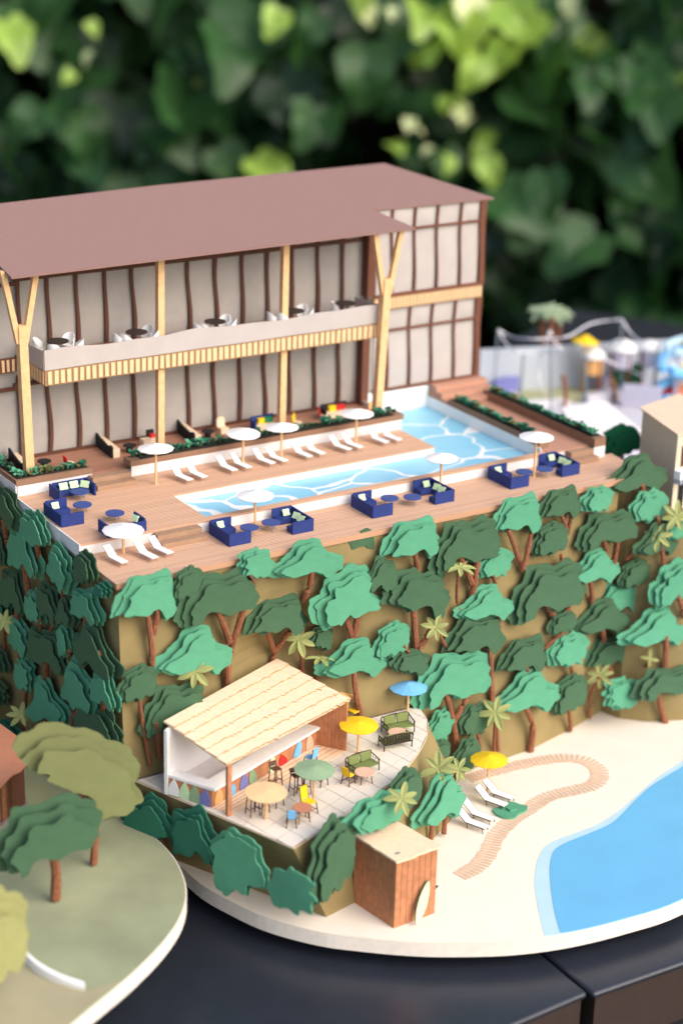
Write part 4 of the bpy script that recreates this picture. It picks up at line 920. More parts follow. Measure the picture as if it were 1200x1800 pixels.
FR = [  # template, colour, x0,x1,y0,y1, flip, trunk polylines (last point = foot)
 (0,'L',204,319,1006,1100,0,[[(259,1078),(266,1130),(268,1170)],[(276,1078),(269,1115)]]),
 (5,'D',307,362,997,1061,0,[]),
 (1,'D',316,460,1004,1107,0,[[(426,1076),(411,1125),(402,1160),(398,1208)],[(386,1082),(403,1128)]]),
 (4,'L',421,486,966,1023,1,[[(443,1018),(446,1032)]]),
 (3,'L',481,607,950,1025,0,[[(547,1012),(544,1030),(534,1054)]]),
 (0,'D',436,543,1050,1127,0,[[(470,1112),(481,1145),(478,1170)],[(503,1118),(483,1145)]]),
 (3,'L',276,415,1103,1195,0,[[(398,1165),(399,1205)]]),
 (5,'D',213,281,1170,1243,0,[[(244,1225),(250,1267),(264,1345)]]),
 (1,'D',255,366,1200,1300,0,[[(275,1280),(280,1330)]]),
 (5,'D',547,590,1102,1148,1,[]),
 (2,'L',547,680,994,1111,0,[[(604,1074),(618,1118),(622,1140)],[(629,1072),(622,1116)]]),
 (0,'D',646,706,983,1052,1,[]),
 (1,'D',678,796,1001,1096,1,[[(726,1066),(729,1110),(732,1145)],[(754,1112),(738,1138)]]),
 (0,'L',675,780,913,991,0,[[(730,980),(732,1002)]]),
 (1,'D',763,883,911,1012,0,[[(840,976),(833,1028),(828,1052)],[(810,982),(829,1026)]]),
 (4,'L',840,904,965,1023,0,[[(868,1018),(869,1032)]]),
 (3,'L',564,690,1124,1198,0,[[(622,1186),(626,1225),(634,1256)]]),
 (5,'L',663,724,1094,1165,0,[[(713,1140),(722,1158)]]),
 (5,'D',691,760,1145,1192,1,[]),
 (3,'L',806,908,1030,1098,0,[[(876,1084),(875,1110)]]),
 (0,'D',787,891,1082,1160,0,[[(861,1143),(863,1190),(864,1232)]]),
 (1,'L',736,868,1144,1254,0,[[(786,1228),(796,1272),(806,1345)],[(823,1219),(797,1268)]]),
 (4,'L',754,800,1247,1312,0,[]),
 (4,'D',806,866,1238,1300,0,[[(840,1296),(843,1316)]]),
 (0,'L',869,957,871,947,0,[[(896,940),(917,1003)],[(933,940),(919,1000)]]),
 (0,'D',951,1025,858,920,0,[[(1004,900),(997,938)],[(985,902),(994,930)]]),
 (5,'D',941,1003,919,985,0,[[(986,980),(987,994)]]),
 (4,'L',1025,1081,856,907,0,[]),
 (3,'D',1066,1176,800,873,0,[[(1129,860),(1127,874)]]),
 (1,'D',1020,1124,900,972,0,[[(1061,950),(1065,982)],[(1085,952),(1077,992)]]),
 (4,'L',1110,1177,862,925,0,[[(1156,914),(1158,928)]]),
 (3,'D',1121,1198,919,984,0,[[(1163,966),(1165,1000)]]),
 (4,'L',1171,1212,906,954,0,[]),
 (3,'L',1002,1095,967,1033,0,[[(1038,1028),(1040,1058)]]),
 (5,'D',1093,1147,984,1040,0,[]),
 (2,'L',1146,1228,984,1075,0,[[(1193,1054),(1202,1084)]]),
 (1,'D',903,1033,987,1101,0,[[(962,1064),(973,1086)],[(999,1062),(993,1078)]]),
 (0,'L',1050,1130,1024,1086,0,[]),
 (3,'D',1010,1112,1055,1123,0,[[(1059,1110),(1060,1128)]]),
 (5,'D',967,1016,1073,1122,0,[[(980,1120),(970,1127),(958,1139)]]),
 (4,'L',966,1037,1114,1178,0,[[(1002,1170),(1007,1193)]]),
 (0,'D',1030,1116,1120,1182,0,[[(1071,1170),(1074,1200)]]),
 (3,'L',1094,1220,1070,1143,0,[[(1170,1128),(1167,1178)]]),
 (0,'D',882,965,1120,1193,0,[[(925,1174),(928,1192)]]),
 (3,'L',869,990,1178,1260,0,[[(926,1250),(936,1278),(932,1320)]]),
 (5,'D',975,1036,1186,1262,0,[[(1000,1253),(1002,1284)]]),
 (4,'L',1062,1128,1194,1252,1,[[(1103,1244),(1103,1266)]]),
 (1,'D',1119,1232,1174,1236,0,[[(1157,1222),(1161,1245),(1170,1273)]]),
]
cn = {'L': 'light green', 'D': 'dark green', 'T': 'teal'}
def rowname(cy):
    for lim, nm in ((955, 'top row'), (1030, 'upper row'), (1085, 'middle row'), (1150, 'lower middle row'), (1215, 'lower row')):
        if cy < lim: return nm
    return 'bottom row'
cnt = {}
SO = ['first', 'second', 'third', 'fourth', 'fifth', 'sixth', 'seventh', 'eighth', 'ninth', 'tenth', 'eleventh', 'twelfth', 'thirteenth']
order = sorted(range(len(FR)), key=lambda i: FR[i][2] + FR[i][3])
lab = {}
for i in order:
    f = FR[i]; rn = rowname((f[4] + f[5]) / 2); k = (f[1], rn); cnt[k] = cnt.get(k, 0) + 1
    size = 'large' if f[3] - f[2] > 100 else 'small' if f[3] - f[2] < 70 else 'mid-sized'; tk = 'forked trunk' if len(f[7]) > 1 else 'single trunk' if f[7] else 'hidden trunk'
    lab[i] = '%s %s tree, %s, %s %s from left, %s, front slope' % (size, cn[f[1]], tk, SO[cnt[k] - 1], cn[f[1]], rn)
for i, f in enumerate(FR): tree('front', f[0], f[1], f[2], f[3], f[4], f[5], bool(f[6]), f[7], label=lab[i])
LF = [
 (1,'D',-25,42,852,932,[[(8,925),(14,960)]]),(1,'L',41,91,898,980,[[(66,965),(70,990)]]),(0,'L',14,78,922,1020,[[(44,1003),(52,1060)]]),(2,'L',87,136,957,1046,[[(110,1030),(112,1060)]]),
 (5,'D',137,176,970,1034,[]),(4,'T',179,199,1025,1054,[]),(5,'D',-22,19,920,995,[]),(0,'D',4,52,999,1085,[[(30,1080),(34,1110)]]),(4,'L',51,86,1039,1100,[[(70,1096),(72,1115)]]),
 (1,'D',75,111,1027,1103,[[(92,1095),(90,1110)]]),(3,'D',106,140,1050,1108,[]),(0,'L',129,184,1036,1100,[[(150,1088),(152,1110)]]),(2,'L',20,64,1085,1163,[[(36,1140),(32,1175)]]),
 (0,'D',49,125,1106,1184,[[(82,1168),(79,1208)]]),(5,'L',111,134,1094,1164,[[(122,1150),(122,1170)]]),(3,'D',131,209,1092,1192,[[(175,1155),(171,1188)]]),(4,'L',34,67,1156,1220,[[(46,1212),(43,1250)]]),
 (3,'L',51,125,1193,1284,[[(82,1270),(82,1290)]]),(2,'L',109,181,1160,1274,[[(130,1245),(128,1280)],[(139,1245),(132,1262)]]),(0,'L',164,214,1180,1251,[[(182,1240),(180,1262)]]),(1,'D',133,215,1236,1320,[]),
 (5,'D',-12,17,1138,1184,[]),(4,'D',-22,20,1195,1242,[]),(1,'T',96,160,1318,1396,[]),(0,'T',48,106,1310,1376,[]),(5,'T',-5,50,1270,1340,[]),(5,'D',120,176,1290,1352,[]),(4,'T',-10,24,1040,1090,[]),
]
cnt2 = {}; lab2 = {}
def rown2(cy):
    for lim, nm in ((1000, 'top of the left slope'), (1080, 'upper part of the left slope'), (1160, 'middle of the left slope'), (1235, 'lower part of the left slope')):
        if cy < lim: return nm
    return 'foot of the left slope'
for i in sorted(range(len(LF)), key=lambda i: LF[i][2] + LF[i][3]):
    f = LF[i]; rn = rown2((f[4] + f[5]) / 2); k = (f[1], rn); cnt2[k] = cnt2.get(k, 0) + 1
    lab2[i] = '%s tree in shade, %s %s from left, %s' % (cn[f[1]], SO[cnt2[k] - 1], cn[f[1]], rn)
for i, f in enumerate(LF): tree('left', f[0], f[1], f[2], f[3], f[4], f[5], i % 3 == 0, f[6], label=lab2[i], off=.13, sp=.07, group='layered paper trees on the left slope')
# shrubs on the bar terrace mound and a flat leaf shape
sg = 'layered paper shrubs on the terrace mound'
tree('tleft', 1, 'T', 214, 310, 1396, 1500, label='dark teal layered shrub at the left end of the terrace mound', off=.10, group=sg, name='paper_shrub', cat='shrub')
tree('tleft', 0, 'T', 298, 388, 1420, 1524, label='dark teal layered shrub below the left corner of the bar', off=.12, group=sg, name='paper_shrub', cat='shrub')
tree('tleft', 5, 'L', 371, 474, 1462, 1582, nl=2, label='large light green single-curl shrub over the ivory rim', off=.3, group=sg, name='paper_shrub', cat='shrub')
tree('tleft', 4, 'L', 470, 558, 1532, 1610, nl=1, label='round light green shrub lowest on the terrace mound, just left of its front corner', off=.5, group=sg, name='paper_shrub', cat='shrub')
tree('tright', 5, 'D', 546, 622, 1440, 1588, label='tall dark green layered shrub left of the wooden hut', off=.30, group=sg, name='paper_shrub', cat='shrub')
tree('tright', 4, 'L', 612, 718, 1398, 1464, nl=3, label='light green layered shrub directly behind the wooden hut roof', off=.40, group=sg, name='paper_shrub', cat='shrub')
tree('tright', 5, 'D', 686, 742, 1354, 1435, nl=3, label='dark green layered shrub behind the palm next to the hut', off=.28, group=sg, name='paper_shrub', cat='shrub')
FACES['tend'] = ((5.55, -1.1, 0), (.55, -.8, 0))
tree('tright', 3, 'L', 734, 818, 1362, 1454, nl=3, label='light green layered shrub behind the two palms on the sand', off=.30, group=sg, name='paper_shrub', cat='shrub')
tree('front', 5, 'D', 756, 795, 1304, 1342, nl=3, label='small dark green layered shrub at the right end of the bar terrace', off=.5, group=sg, name='paper_shrub', cat='shrub')
tree('front', 4, 'D', 802, 845, 1298, 1364, nl=3, label='dark green layered shrub behind the yellow beach umbrella', off=.3, group=sg, name='paper_shrub', cat='shrub')
tree('front', 3, 'D', 619, 676, 934, 972, flip=True, nl=1, label='single flat dark green leaf shape glued to the slope just below the deck', off=.012, group=sg, name='paper_leaf_shape', cat='paper cutout')
# low bush on the sand
bp_ = at(898, 1428, 0); t = thing('low_bush', 'flat light green bush lying on the sand beside the loungers', 'bush', bp_)
Pn = smooth_closed([(-.30, .05, 0), (-.22, .2, 0), (-.05, .17, 0), (.05, .27, 0), (.2, .22, 0), (.26, .08, 0), (.33, -.02, 0), (.2, -.13, 0), (.02, -.16, 0), (-.1, -.22, 0), (-.25, -.14, 0)], 4)
part('leaf_layer', G().prism([(p.x, p.y) for p in Pn], .004, .04), 'L', t, False); part('leaf_layer', G().box(-.06, .08, -.05, .07, .041, .075), 'L', t, False)

# palms
FM = leaf_mesh('f', None, 1, .17, .10, 6); FM.v = [Vector((p.x, p.y, p.z - .0)) for p in FM.v]
_pm = {}
def palm(face, cx, cy, r_px, trunks, label, col='palm', off=.32, n=7, flat=0, group='pale palms', rot=None, tr=.035, pos=None):
    p0, nrm = FACES[face] if isinstance(face, str) else face; p0, nrm = Vector(p0), Vector(nrm).normalized()
    def hit(x, y, o_):
        P = onplane(x, y, p0 + nrm * o_, nrm)
        if face == 'front':
            for _ in range(8): P = onplane(x, y, Vector((P.x, wall_y(P.x, P.z), 0)) + nrm * o_, nrm)
        return P
    Cc = hit(cx, cy, off); foot = hit(*trunks[0][-1], .06) if trunks else Cc
    t = thing('palm_tree', label, 'palm tree', foot, 0, group); rr_ = r_px / (FPX / (Cc - CAM).dot(FW))
    view = (CAM - Cc).normalized(); ax = (view * (1 - flat) + Vector((0, 0, 1)) * flat + Vector((random.uniform(-.2, .2), random.uniform(-.2, .2), .15))).normalized()
    q = ax.to_track_quat('Z', 'Y').to_matrix().to_4x4(); a0 = random.random() * 6 if rot is None else rot
    if col not in _pm: _pm[col] = G().add(FM.v, FM.f).mesh('palm_frond', col)
    for k in range(n):
        o = link('palm_frond', _pm[col], t); a = a0 + 2 * math.pi * k / n + random.uniform(-.15, .15); L_ = rr_ * random.uniform(.85, 1.1)
        o.matrix_basis = Matrix.Translation(Cc - foot) @ q @ Matrix.Rotation(a, 4, 'Z') @ Matrix.Rotation(random.uniform(0, .35), 4, 'Y') @ Matrix.Diagonal((L_, L_, L_, 1))
        o.modifiers.new('t', 'SOLIDIFY').thickness = .04
    if trunks:
        g = G()
        for tl in trunks:
            m_ = len(tl); pts = [hit(x, y, lerp(.07, off - .02, 1 - j / (m_ - 1))) for j, (x, y) in enumerate(tl)]; pts[0] = Cc.lerp(pts[0], .3)
            pts = smooth_open(pts, 4); g.tube(pts, [lerp(.8, 1.1, j / len(pts)) * tr for j in range(len(pts))], 7, 0, .1)
        part('trunk', g, 'trunk', t)
    return t
palm('front', 525, 1124, 33, [[(525, 1132), (530, 1160), (534, 1190)]], 'pale palm left of the bar roof peak, above the smaller palm'); palm('front', 343, 1180, 32, [[(340, 1193), (337, 1248)], [(352, 1190), (354, 1226)]], 'pale palm with two trunks left behind the bar roof')
palm('front', 563, 1157, 27, [[(560, 1165), (557, 1197)]], 'small flat pale palm just behind the bar roof peak', flat=.8); palm('front', 766, 1103, 26, [[(764, 1110), (786, 1142)], [(760, 1108), (738, 1136)]], 'pale palm star above the sky blue umbrella')
palm('front', 808, 997, 30, [[(804, 1006), (803, 1050), (810, 1082)]], 'edge-on pale palm below the large dark tree near the deck', flat=.95); palm('front', 870, 1253, 34, [[(870, 1265), (868, 1320)], [(878, 1268), (875, 1320)]], 'pale palm with two trunks above the yellow beach umbrella', off=.45)
palm('front', 1156, 942, 27, [[(1148, 948), (1120, 962), (1100, 984)]], 'pale palm leaning right on a long slanting trunk near the cream building'); palm('front', 1056, 1188, 27, [[(1046, 1195), (1037, 1225), (1036, 1262)]], 'pale palm in the hill crease above the sand')
palm('front', 1143, 1158, 18, [[(1144, 1165), (1114, 1200)]], 'small pale palm sprig on a leaning trunk at the right', n=4); palm('front', 1189, 908, 31, [[(1187, 925), (1187, 952)]], 'pale palm at the right edge in front of the cream building')
palm('left', 8, 1092, 23, [[(8, 1110), (9, 1140)]], 'pale palm at the far left edge of the slope'); palm('left', 37, 1257, 25, [[(40, 1264), (42, 1300)]], 'pale palm above the salmon roof')
FACES['sand1'] = ((5.1, -1.95, 0), (.25, -.97, 0))
palm('tright', 706, 1404, 32, [[(702, 1412), (692, 1450)]], 'pale palm right behind the hut roof', off=.75, tr=.04)
palm(((4.75, -2.08, 0), (0, -1, 0)), 770, 1352, 36, [[(767, 1372), (762, 1420), (757, 1476)]], 'pale palm on the sand, left of two in front of the light green shrub', off=.0, tr=.042)
palm(((4.95, -1.95, 0), (0, -1, 0)), 806, 1352, 26, [[(804, 1360), (786, 1400), (780, 1466)]], 'pale palm on the sand, right of two, beside the yellow umbrella', off=.0, tr=.042)

# ---------------------------------------------------------------- neighbouring plate at lower left
ZP = .8
pp = [(130, 1368), (160, 1376), (205, 1412), (255, 1458), (300, 1502), (322, 1545), (325, 1580), (312, 1618), (280, 1662), (230, 1712), (175, 1758), (110, 1812)]
pl = [at(x, y, ZP).xy for x, y in pp]; pls = [p.xy for p in smooth_open([(*p, 0) for p in pl], 4)]
dd = (pls[-1] - pls[-4]).normalized(); pls += [pls[-1] + dd * 4, Vector((-9, -9)), Vector((-10, 3)), Vector((-2, 4.5))]
pls = [Vector((min(p.x, -.06) if p.y > -.3 else p.x, p.y)) for p in pls]
plate = single('green_plate', G().prism(pls, ZP - .26, ZP), 'plate', kind='structure')
part('plate_rim', G().prism([p + (p - Vector((-4, -1))).normalized() * .02 for p in pls], ZP - .265, ZP - .012), 'rim', plate)
single('plate_support', G().prism([(-1.6, 1.5), (-1.6, -1.5), (-4, -3.5), (-6, -3), (-6, 2)], TZ, ZP - .266), 'black', 'black block under the sage green plate at lower left', 'block', loc=(-4, 0, TZ))
cur = smooth_open([at(x, y, ZP) for x, y in ((38, 1686), (60, 1708), (88, 1724), (118, 1735), (150, 1743))], 5)
g = G(); V = []
for i, p in enumerate(cur):
    h_ = lerp(.17, .06, i / len(cur)); V += [p + Vector((0, 0, .002)), p + Vector((0, 0, h_)), p + Vector((.04, .12, h_)), p + Vector((.04, .12, .002))]
g.add(V, [(4 * i + k, 4 * i + (k + 1) % 4, 4 * i + 4 + (k + 1) % 4, 4 * i + 4 + k) for i in range(len(cur) - 1) for k in range(4)] + [(3, 2, 1, 0)])
single('white_kerb', g, 'paper_white', 'low curved white kerb across the sage plate at lower left', 'kerb', loc=cur[0])
kh = [p.xy for p in cur]; ed = [p for p in pls if p.y < kh[-1].y]
single('khaki_patch', G().prism(kh + [Vector((kh[-1].x - .05, kh[-1].y - .02))] + [p + (Vector((-4, -1)) - p).normalized() * .03 for p in ed[:-3]] + [Vector((-7, -8)), Vector((-8, -2.5))], ZP + .001, ZP + .005), 'plate2', kind='structure')
def free_tree(tp, col, box, trunks, label, foot_z=ZP, sp=.17, flip=False, nl=3, rot=0, tr=.06):
    f = at(*trunks[0][-1], foot_z); tree(((f.x, f.y, 0), (-.15, -1, 0)), tp, col, *box, flip, trunks, nl, label, rot, 0.05, tr, 'free-standing layered trees on the plate', sp)
free_tree(6, 'O', (30, 258, 1274, 1448), [[(140, 1386), (166, 1436), (165, 1518)]], 'large olive layered tree on the sage plate, leaning over the terrace', rot=0, flip=False, tr=.06)
free_tree(7, 'D', (-4, 178, 1402, 1532), [[(90, 1480), (98, 1530), (98, 1580)]], 'dark green layered tree standing left on the sage plate', tr=.075)
free_tree(5, 'Y', (-75, 54, 1560, 1742), [[(-20, 1720), (-20, 1760)]], 'blurred yellow green tree at the lower left edge')
# house with salmon roof
hs = thing('small_house', 'small house with salmon roof and brown walls at the left edge', 'house', at(20, 1440, ZP))
rz_ = 1.95
rp2 = [(-60, 1225), (0, 1272), (44, 1304), (38, 1319), (53, 1335), (37, 1354), (22, 1361), (0, 1384), (-60, 1425)]
part('roof', G().slab([at(x, y, rz_) for x, y in rp2][::-1], .03), 'salmon', hs)
wz = [at(x, y, rz_ - .03).xy for x, y in ((-50, 1250), (35, 1312), (42, 1336), (24, 1350), (-50, 1405))]
part('wall', G().prism(wz, ZP + .35, rz_ - .06), 'brown', hs)
a, b = wz[3], wz[4]
for k in range(6): part('plank', G().obox(a.lerp(b, k / 6 + .02), a.lerp(b, (k + .82) / 6), -.03, ZP + .36, rz_ - .07), 'hutwood', hs)
c = sum(wz, Vector((0, 0))) / 5
part('plinth', G().prism([c + (p - c) * 1.12 for p in wz], ZP + .001, ZP + .35), 'grey', hs)

# ---------------------------------------------------------------- right: cream building, neighbours behind
ca, cb, cc_ = at(1192, 760, 5.5).xy, at(1130, 716, 5.5).xy, at(1260, 735, 5.5).xy
CB = thing('cream_building', 'cream card building cut off by the right edge with white striped balcony', 'building', (*ca, 3.9))
part('wall', G().prism([ca, cb, cb + (cc_ - ca), cc_], 3.6, 5.47), 'creamwall', CB)
o_ = .07; e1 = (cb - ca).normalized(); e2 = (cc_ - ca).normalized()
part('roof', G().prism([ca - e1 * o_ - e2 * o_, cb + e1 * o_ - e2 * o_, cb + (cc_ - ca) + e1 * o_, cc_ - e1 * o_], 5.473, 5.50), 'cream', CB)
part('window', G().obox(ca + e2 * .16, ca + e2 * .34, -.012, 3.95, 4.5), 'black', CB); part('window', G().obox(ca + e2 * .16, ca + e2 * .6, -.012, 4.8, 5.2), 'brown', CB)
bb = part('balcony', G().obox(ca - e2 * .02, ca + e2 * 1.2, -.14, 4.62, 4.78), 'paper_white', CB)
for k in range(12): part('baluster', G().obox(ca + e2 * (.0 + k * .1), ca + e2 * (.04 + k * .1), -.15, 4.53, 4.62), 'lav', CB)
ZB = 3.0
single('garden_plate', G().prism([(11.2, 4.6), (13.2, 2.0), (24, 1.0), at(1270, 664, ZB).xy, at(838, 688, ZB).xy, (11.4, 8.5)], ZB - .3, ZB), 'plaza', kind='structure')
single('garden_support', G().prism([(13, 6), (20, 3), (26, 9), (22, 16), (14, 12)], -7.9, ZB - .301), 'black', 'black stand under the distant white garden plate', 'stand', loc=(18, 9, -7.9))
single('lawn', G().prism([at(x, y, ZB).xy for x, y in ((912, 712), (905, 676), (960, 662), (985, 652), (1060, 690), (1040, 706))], ZB, ZB + .004), 'grass_c', kind='structure')
single('white_backdrop', G().obox(at(840, 690, ZB), at(1262, 666, ZB), .05, ZB + .001, ZB + 1.04), 'backdrop', 'long pale blue-white card wall behind the distant garden', 'wall', loc=at(1000, 680, ZB))
def low_wall(a, b, h_, m, label): single('garden_wall', G().obox(at(*a, ZB), at(*b, ZB), .25, ZB, ZB + h_), m, label, 'wall', 'low walls of the distant garden', loc=at(*a, ZB))
low_wall((985, 665), (1062, 692), .35, 'lav', 'lavender low wall behind the small lawn'); low_wall((1033, 712), (1092, 704), .22, 'plaza', 'pinkish low wall in front of the lawn'); low_wall((1092, 716), (1160, 722), .5, 'lav', 'lavender wall behind the cream roof')
low_wall((925, 716), (1000, 712), .1, 'white', 'white low step at the near edge of the lawn'); low_wall((925, 640), (1000, 632), .2, 'white', 'white low wall far behind the lawn')
w0 = at(865, 690, ZB); t = thing('violet_box', 'open violet blue paddling box on the lawn near the hotel corner', 'box', w0)
part('side', G().obox(at(870, 694, ZB), at(912, 686, ZB), .1, ZB + .001, ZB + .36), 'violet', t); part('side', G().obox(at(868, 676, ZB), at(908, 670, ZB), .1, ZB + .001, ZB + .36), 'violet', t); part('bottom', G().prism([at(*q, ZB).xy for q in ((866, 688), (904, 683), (904, 669), (866, 673))], ZB + .001, ZB + .03), 'violet', t)
# corrugated white roof
cr = [(990, 722), (1062, 706), (1128, 756), (1118, 782), (1030, 790)]
t = thing('white_pavilion', 'low pavilion with corrugated white roof left of the cream building', 'pavilion', at(1060, 790, 3.5))
Q = [at(x, y, 3.75) for x, y in ((985, 718), (1062, 705), (1130, 760), (1040, 800))]
part('wall', G().prism([p.xy.lerp(Vector((14.6, 5.3)), .1) for p in Q], 2.9, 3.7), 'lav', t)
part('roof_board', G().slab([p + Vector((0, 0, -.02)) for p in Q][::-1], .03), 'lav', t)  # lavender board paints the groove shade between the white corrugations
for k in range(22):
    a = Q[0].lerp(Q[3], (k + .1) / 22); b = Q[1].lerp(Q[2], (k + .1) / 22); a2 = Q[0].lerp(Q[3], (k + .6) / 22); b2 = Q[1].lerp(Q[2], (k + .6) / 22)
    part('corrugation', G().slab([a + Vector((0, 0, .03)), a2 + Vector((0, 0, .03)), b2 + Vector((0, 0, .03)), b + Vector((0, 0, .03))], .03), 'white', t)
tree(((12.0, 2.2, 0), (-.2, -1, 0)), 5, 'darkteal', 1060, 1128, 748, 806, False, [[(1092, 800), (1092, 830)]], 3, 'deep green tree between the side terrace and the cream building', 0, 0, .05, 'trees beyond the hotel', .12)
tree(((18.4, 8.6, 0), (-.2, -1, 0)), 4, 'darkteal', 1082, 1138, 640, 684, False, [[(1104, 680), (1112, 700), (1106, 722)]], 1, 'flat deep green tree on a curved trunk in the distant garden', 0, 0, .06, 'trees beyond the hotel', .12)
def bare(x0, y0, x1, y1, label, r=.05):
    f = at(x1, y1, ZB); tp_ = onplane(x0, y0, f, Vector((FW.x, FW.y, 0))); single('bare_trunk', G().tube(smooth_open([tp_, tp_.lerp(f, .5) + Vector((.06, 0, 0)), f], 4), r, 7), 'trunk', label, 'tree trunk', 'bare trunks in the distant garden', loc=f)
bare(1054, 622, 1047, 692, 'bare brown trunk left of the white domes'); bare(1074, 664, 1080, 708, 'bare brown trunk left of the flat green tree'); bare(989, 660, 992, 716, 'thin bare trunk at the near side of the lawn'); bare(1002, 742, 1022, 712, 'short leaning twig behind the planter', .03)
# cluster of grey green palms
for (cx, cy, fx, fy, l) in ((948, 548, 960, 612, 'left palm of the tall pale trio beyond the hotel'), (968, 545, 968, 618, 'middle palm of the tall pale trio beyond the hotel'), (984, 551, 975, 612, 'right palm of the tall pale trio beyond the hotel')):
    f = at(fx, fy + 40, ZB); palm(((f.x, f.y, 0), (FW.x, FW.y, 0)), cx, cy, 24, [[(cx + (fx - cx) * .3, cy + 12), (fx, fy + 40)]], l, 'palmgrey', 0, 8, .6, 'tall pale palms beyond the hotel', tr=.08)
# garlands of white cord on poles
GL = thing('cord_garland', 'white cords strung between six slim grey poles over the distant garden', 'garland', at(968, 722, ZB))
poles = [(866, 688, 875, 580), (914, 702, 920, 620), (968, 722, 967, 600), (1029, 756, 1028, 624), (1092, 694, 1092, 562), (1150, 716, 1157, 602)]
for i, (fx, fy, tx, ty) in enumerate(poles):
    f = at(fx, fy, ZB); tp_ = onplane(tx, ty, f, Vector((FW.x, FW.y, 0)).normalized())
    part('pole', G().tube([f, tp_], .026, 7), 'bluegrey', GL)
def cord(P, ds, label, r=.022):
    pts = []
    for (x, y), (fx, fy) in zip(P, ds): pts.append(onplane(x, y, at(fx, fy, ZB), Vector((FW.x, FW.y, 0)).normalized()))
    part('cord', G().tube(smooth_open(pts, 6), r, 6), 'ribbon', GL, True, label)
P0, P1, P2, P3, P4, P5 = [(a, b) for a, b, c, d in poles]
cord([(875, 579), (895, 590), (925, 595), (968, 595), (1000, 590), (1040, 568), (1092, 561)], [P0, P0, P2, P2, P2, P4, P4], 'longest white cord sweeping across the pole tops')
cord([(875, 579), (888, 602), (905, 618), (920, 620)], [P0, P0, P1, P1], 'short white cord hanging from the leftmost pole'); cord([(920, 620), (950, 620), (985, 616)], [P1, P1, P2], 'nearly straight white cord from the second pole', .02)
cord([(966, 580), (958, 605), (948, 640), (948, 670), (957, 692)], [P2, P2, P1, P1, P1], 'white cord falling in a curl to the lawn'); cord([(966, 580), (975, 600), (988, 615)], [P2] * 3, 'short right-hand white cord from the third pole')
cord([(1092, 561), (1108, 585), (1125, 598), (1157, 602)], [P4, P4, P5, P5], 'white cord dropping right from the tallest pole'); cord([(1054, 628), (1090, 644), (1137, 663)], [P3, P4, P4], 'straight white cord slanting down in front of the green tree', .025)
def bumb(x, y, fx, fy, wpx, m, label, tilt=0):
    f = at(fx, fy, ZB); tp_ = onplane(x, y, f, Vector((FW.x, FW.y, 0)).normalized()); umbrella(label, f, wpx / 2 / (FPX / (f - CAM).dot(FW)), tp_.z - ZB, m, ch=.18, pr=.03, tilt=tilt, group='umbrellas of the distant garden')
bumb(1020, 600, 1022, 690, 50, 'yellow', 'yellow umbrella behind the white cords', .1); bumb(1205, 610, 1205, 690, 46, 'yellow', 'yellow umbrella cut by the right edge, higher one', .6); bumb(1196, 652, 1196, 700, 34, 'yellow', 'yellow umbrella cut by the right edge, lower one')
for x, y, r_, l in ((1038, 620, 22, 'white dome canopy over the orange counter, leftmost dome'), (1087, 606, 26, 'large white dome canopy behind the tallest pole'), (1136, 606, 22, 'white dome canopy near the rightmost pole')):
    f = at(x, 690, ZB); c = onplane(x, y, f, Vector((FW.x, FW.y, 0)).normalized()); rr_ = r_ / (FPX / (f - CAM).dot(FW)); t = thing('dome_kiosk', l, 'kiosk', f, 0, 'white domed kiosks')
    g = G(); V = [(0, 0, rr_ * .7)]; nk = 12
    for j in range(1, 4):
        for k in range(nk): a = 2 * math.pi * k / nk; V.append((rr_ * math.sin(j * math.pi / 6) * math.cos(a), rr_ * math.sin(j * math.pi / 6) * math.sin(a), rr_ * .7 * math.cos(j * math.pi / 6)))
    F = [(0, 1 + k, 1 + (k + 1) % nk) for k in range(nk)] + [(1 + j * nk + k, 1 + (j + 1) * nk + k, 1 + (j + 1) * nk + (k + 1) % nk, 1 + j * nk + (k + 1) % nk) for j in range(2) for k in range(nk)]
    g.add(V, F); hh = c.z - ZB; g.v = [v + Vector((0, 0, hh - rr_ * .3)) for v in g.v]; part('dome', g, 'paper_white', t, False)
    part('counter', G().disc((0, 0, hh - rr_ * .45), rr_ * .8, .35, 14), 'orangeumb' if x < 1050 else 'lav', t, False)
    for k in range(4): a = k * 1.57; part('post', G().tube([(rr_ * .75 * math.cos(a), rr_ * .75 * math.sin(a), 0), (rr_ * .8 * math.cos(a), rr_ * .8 * math.sin(a), hh - rr_ * .3)], .03, 5), 'brown2', t, False)
sl = thing('water_slide', 'curled sky blue water slide at the right edge', 'slide', at(1195, 700, ZB))
c0 = onplane(1190, 650, at(1192, 700, ZB), Vector((FW.x, FW.y, 0)).normalized())
part('chute', G().tube([c0 + Vector((.55 * math.cos(a * .5), .3 * math.sin(a * .5), .5 - .055 * a)) for a in range(0, 22)], .12, 8), 'blue_c', sl); part('chute', G().tube([c0 + Vector((.4 * math.cos(a * .5), .2 * math.sin(a * .5), .75 - .03 * a)) for a in range(0, 22)], .07, 8), 'shallow', sl)
part('post', G().tube([c0 + Vector((0, 0, -1)), c0 + Vector((0, 0, .5))], .05, 6), 'lav', sl)
t = thing('red_boat', 'small red boat shape left of the blue slide', 'boat', at(1182, 700, ZB)); g = G(); b0 = at(1155, 694, ZB); b1_ = at(1205, 690, ZB); bd = b1_ - b0; bn = Vector((-bd.y, bd.x, 0)).normalized()
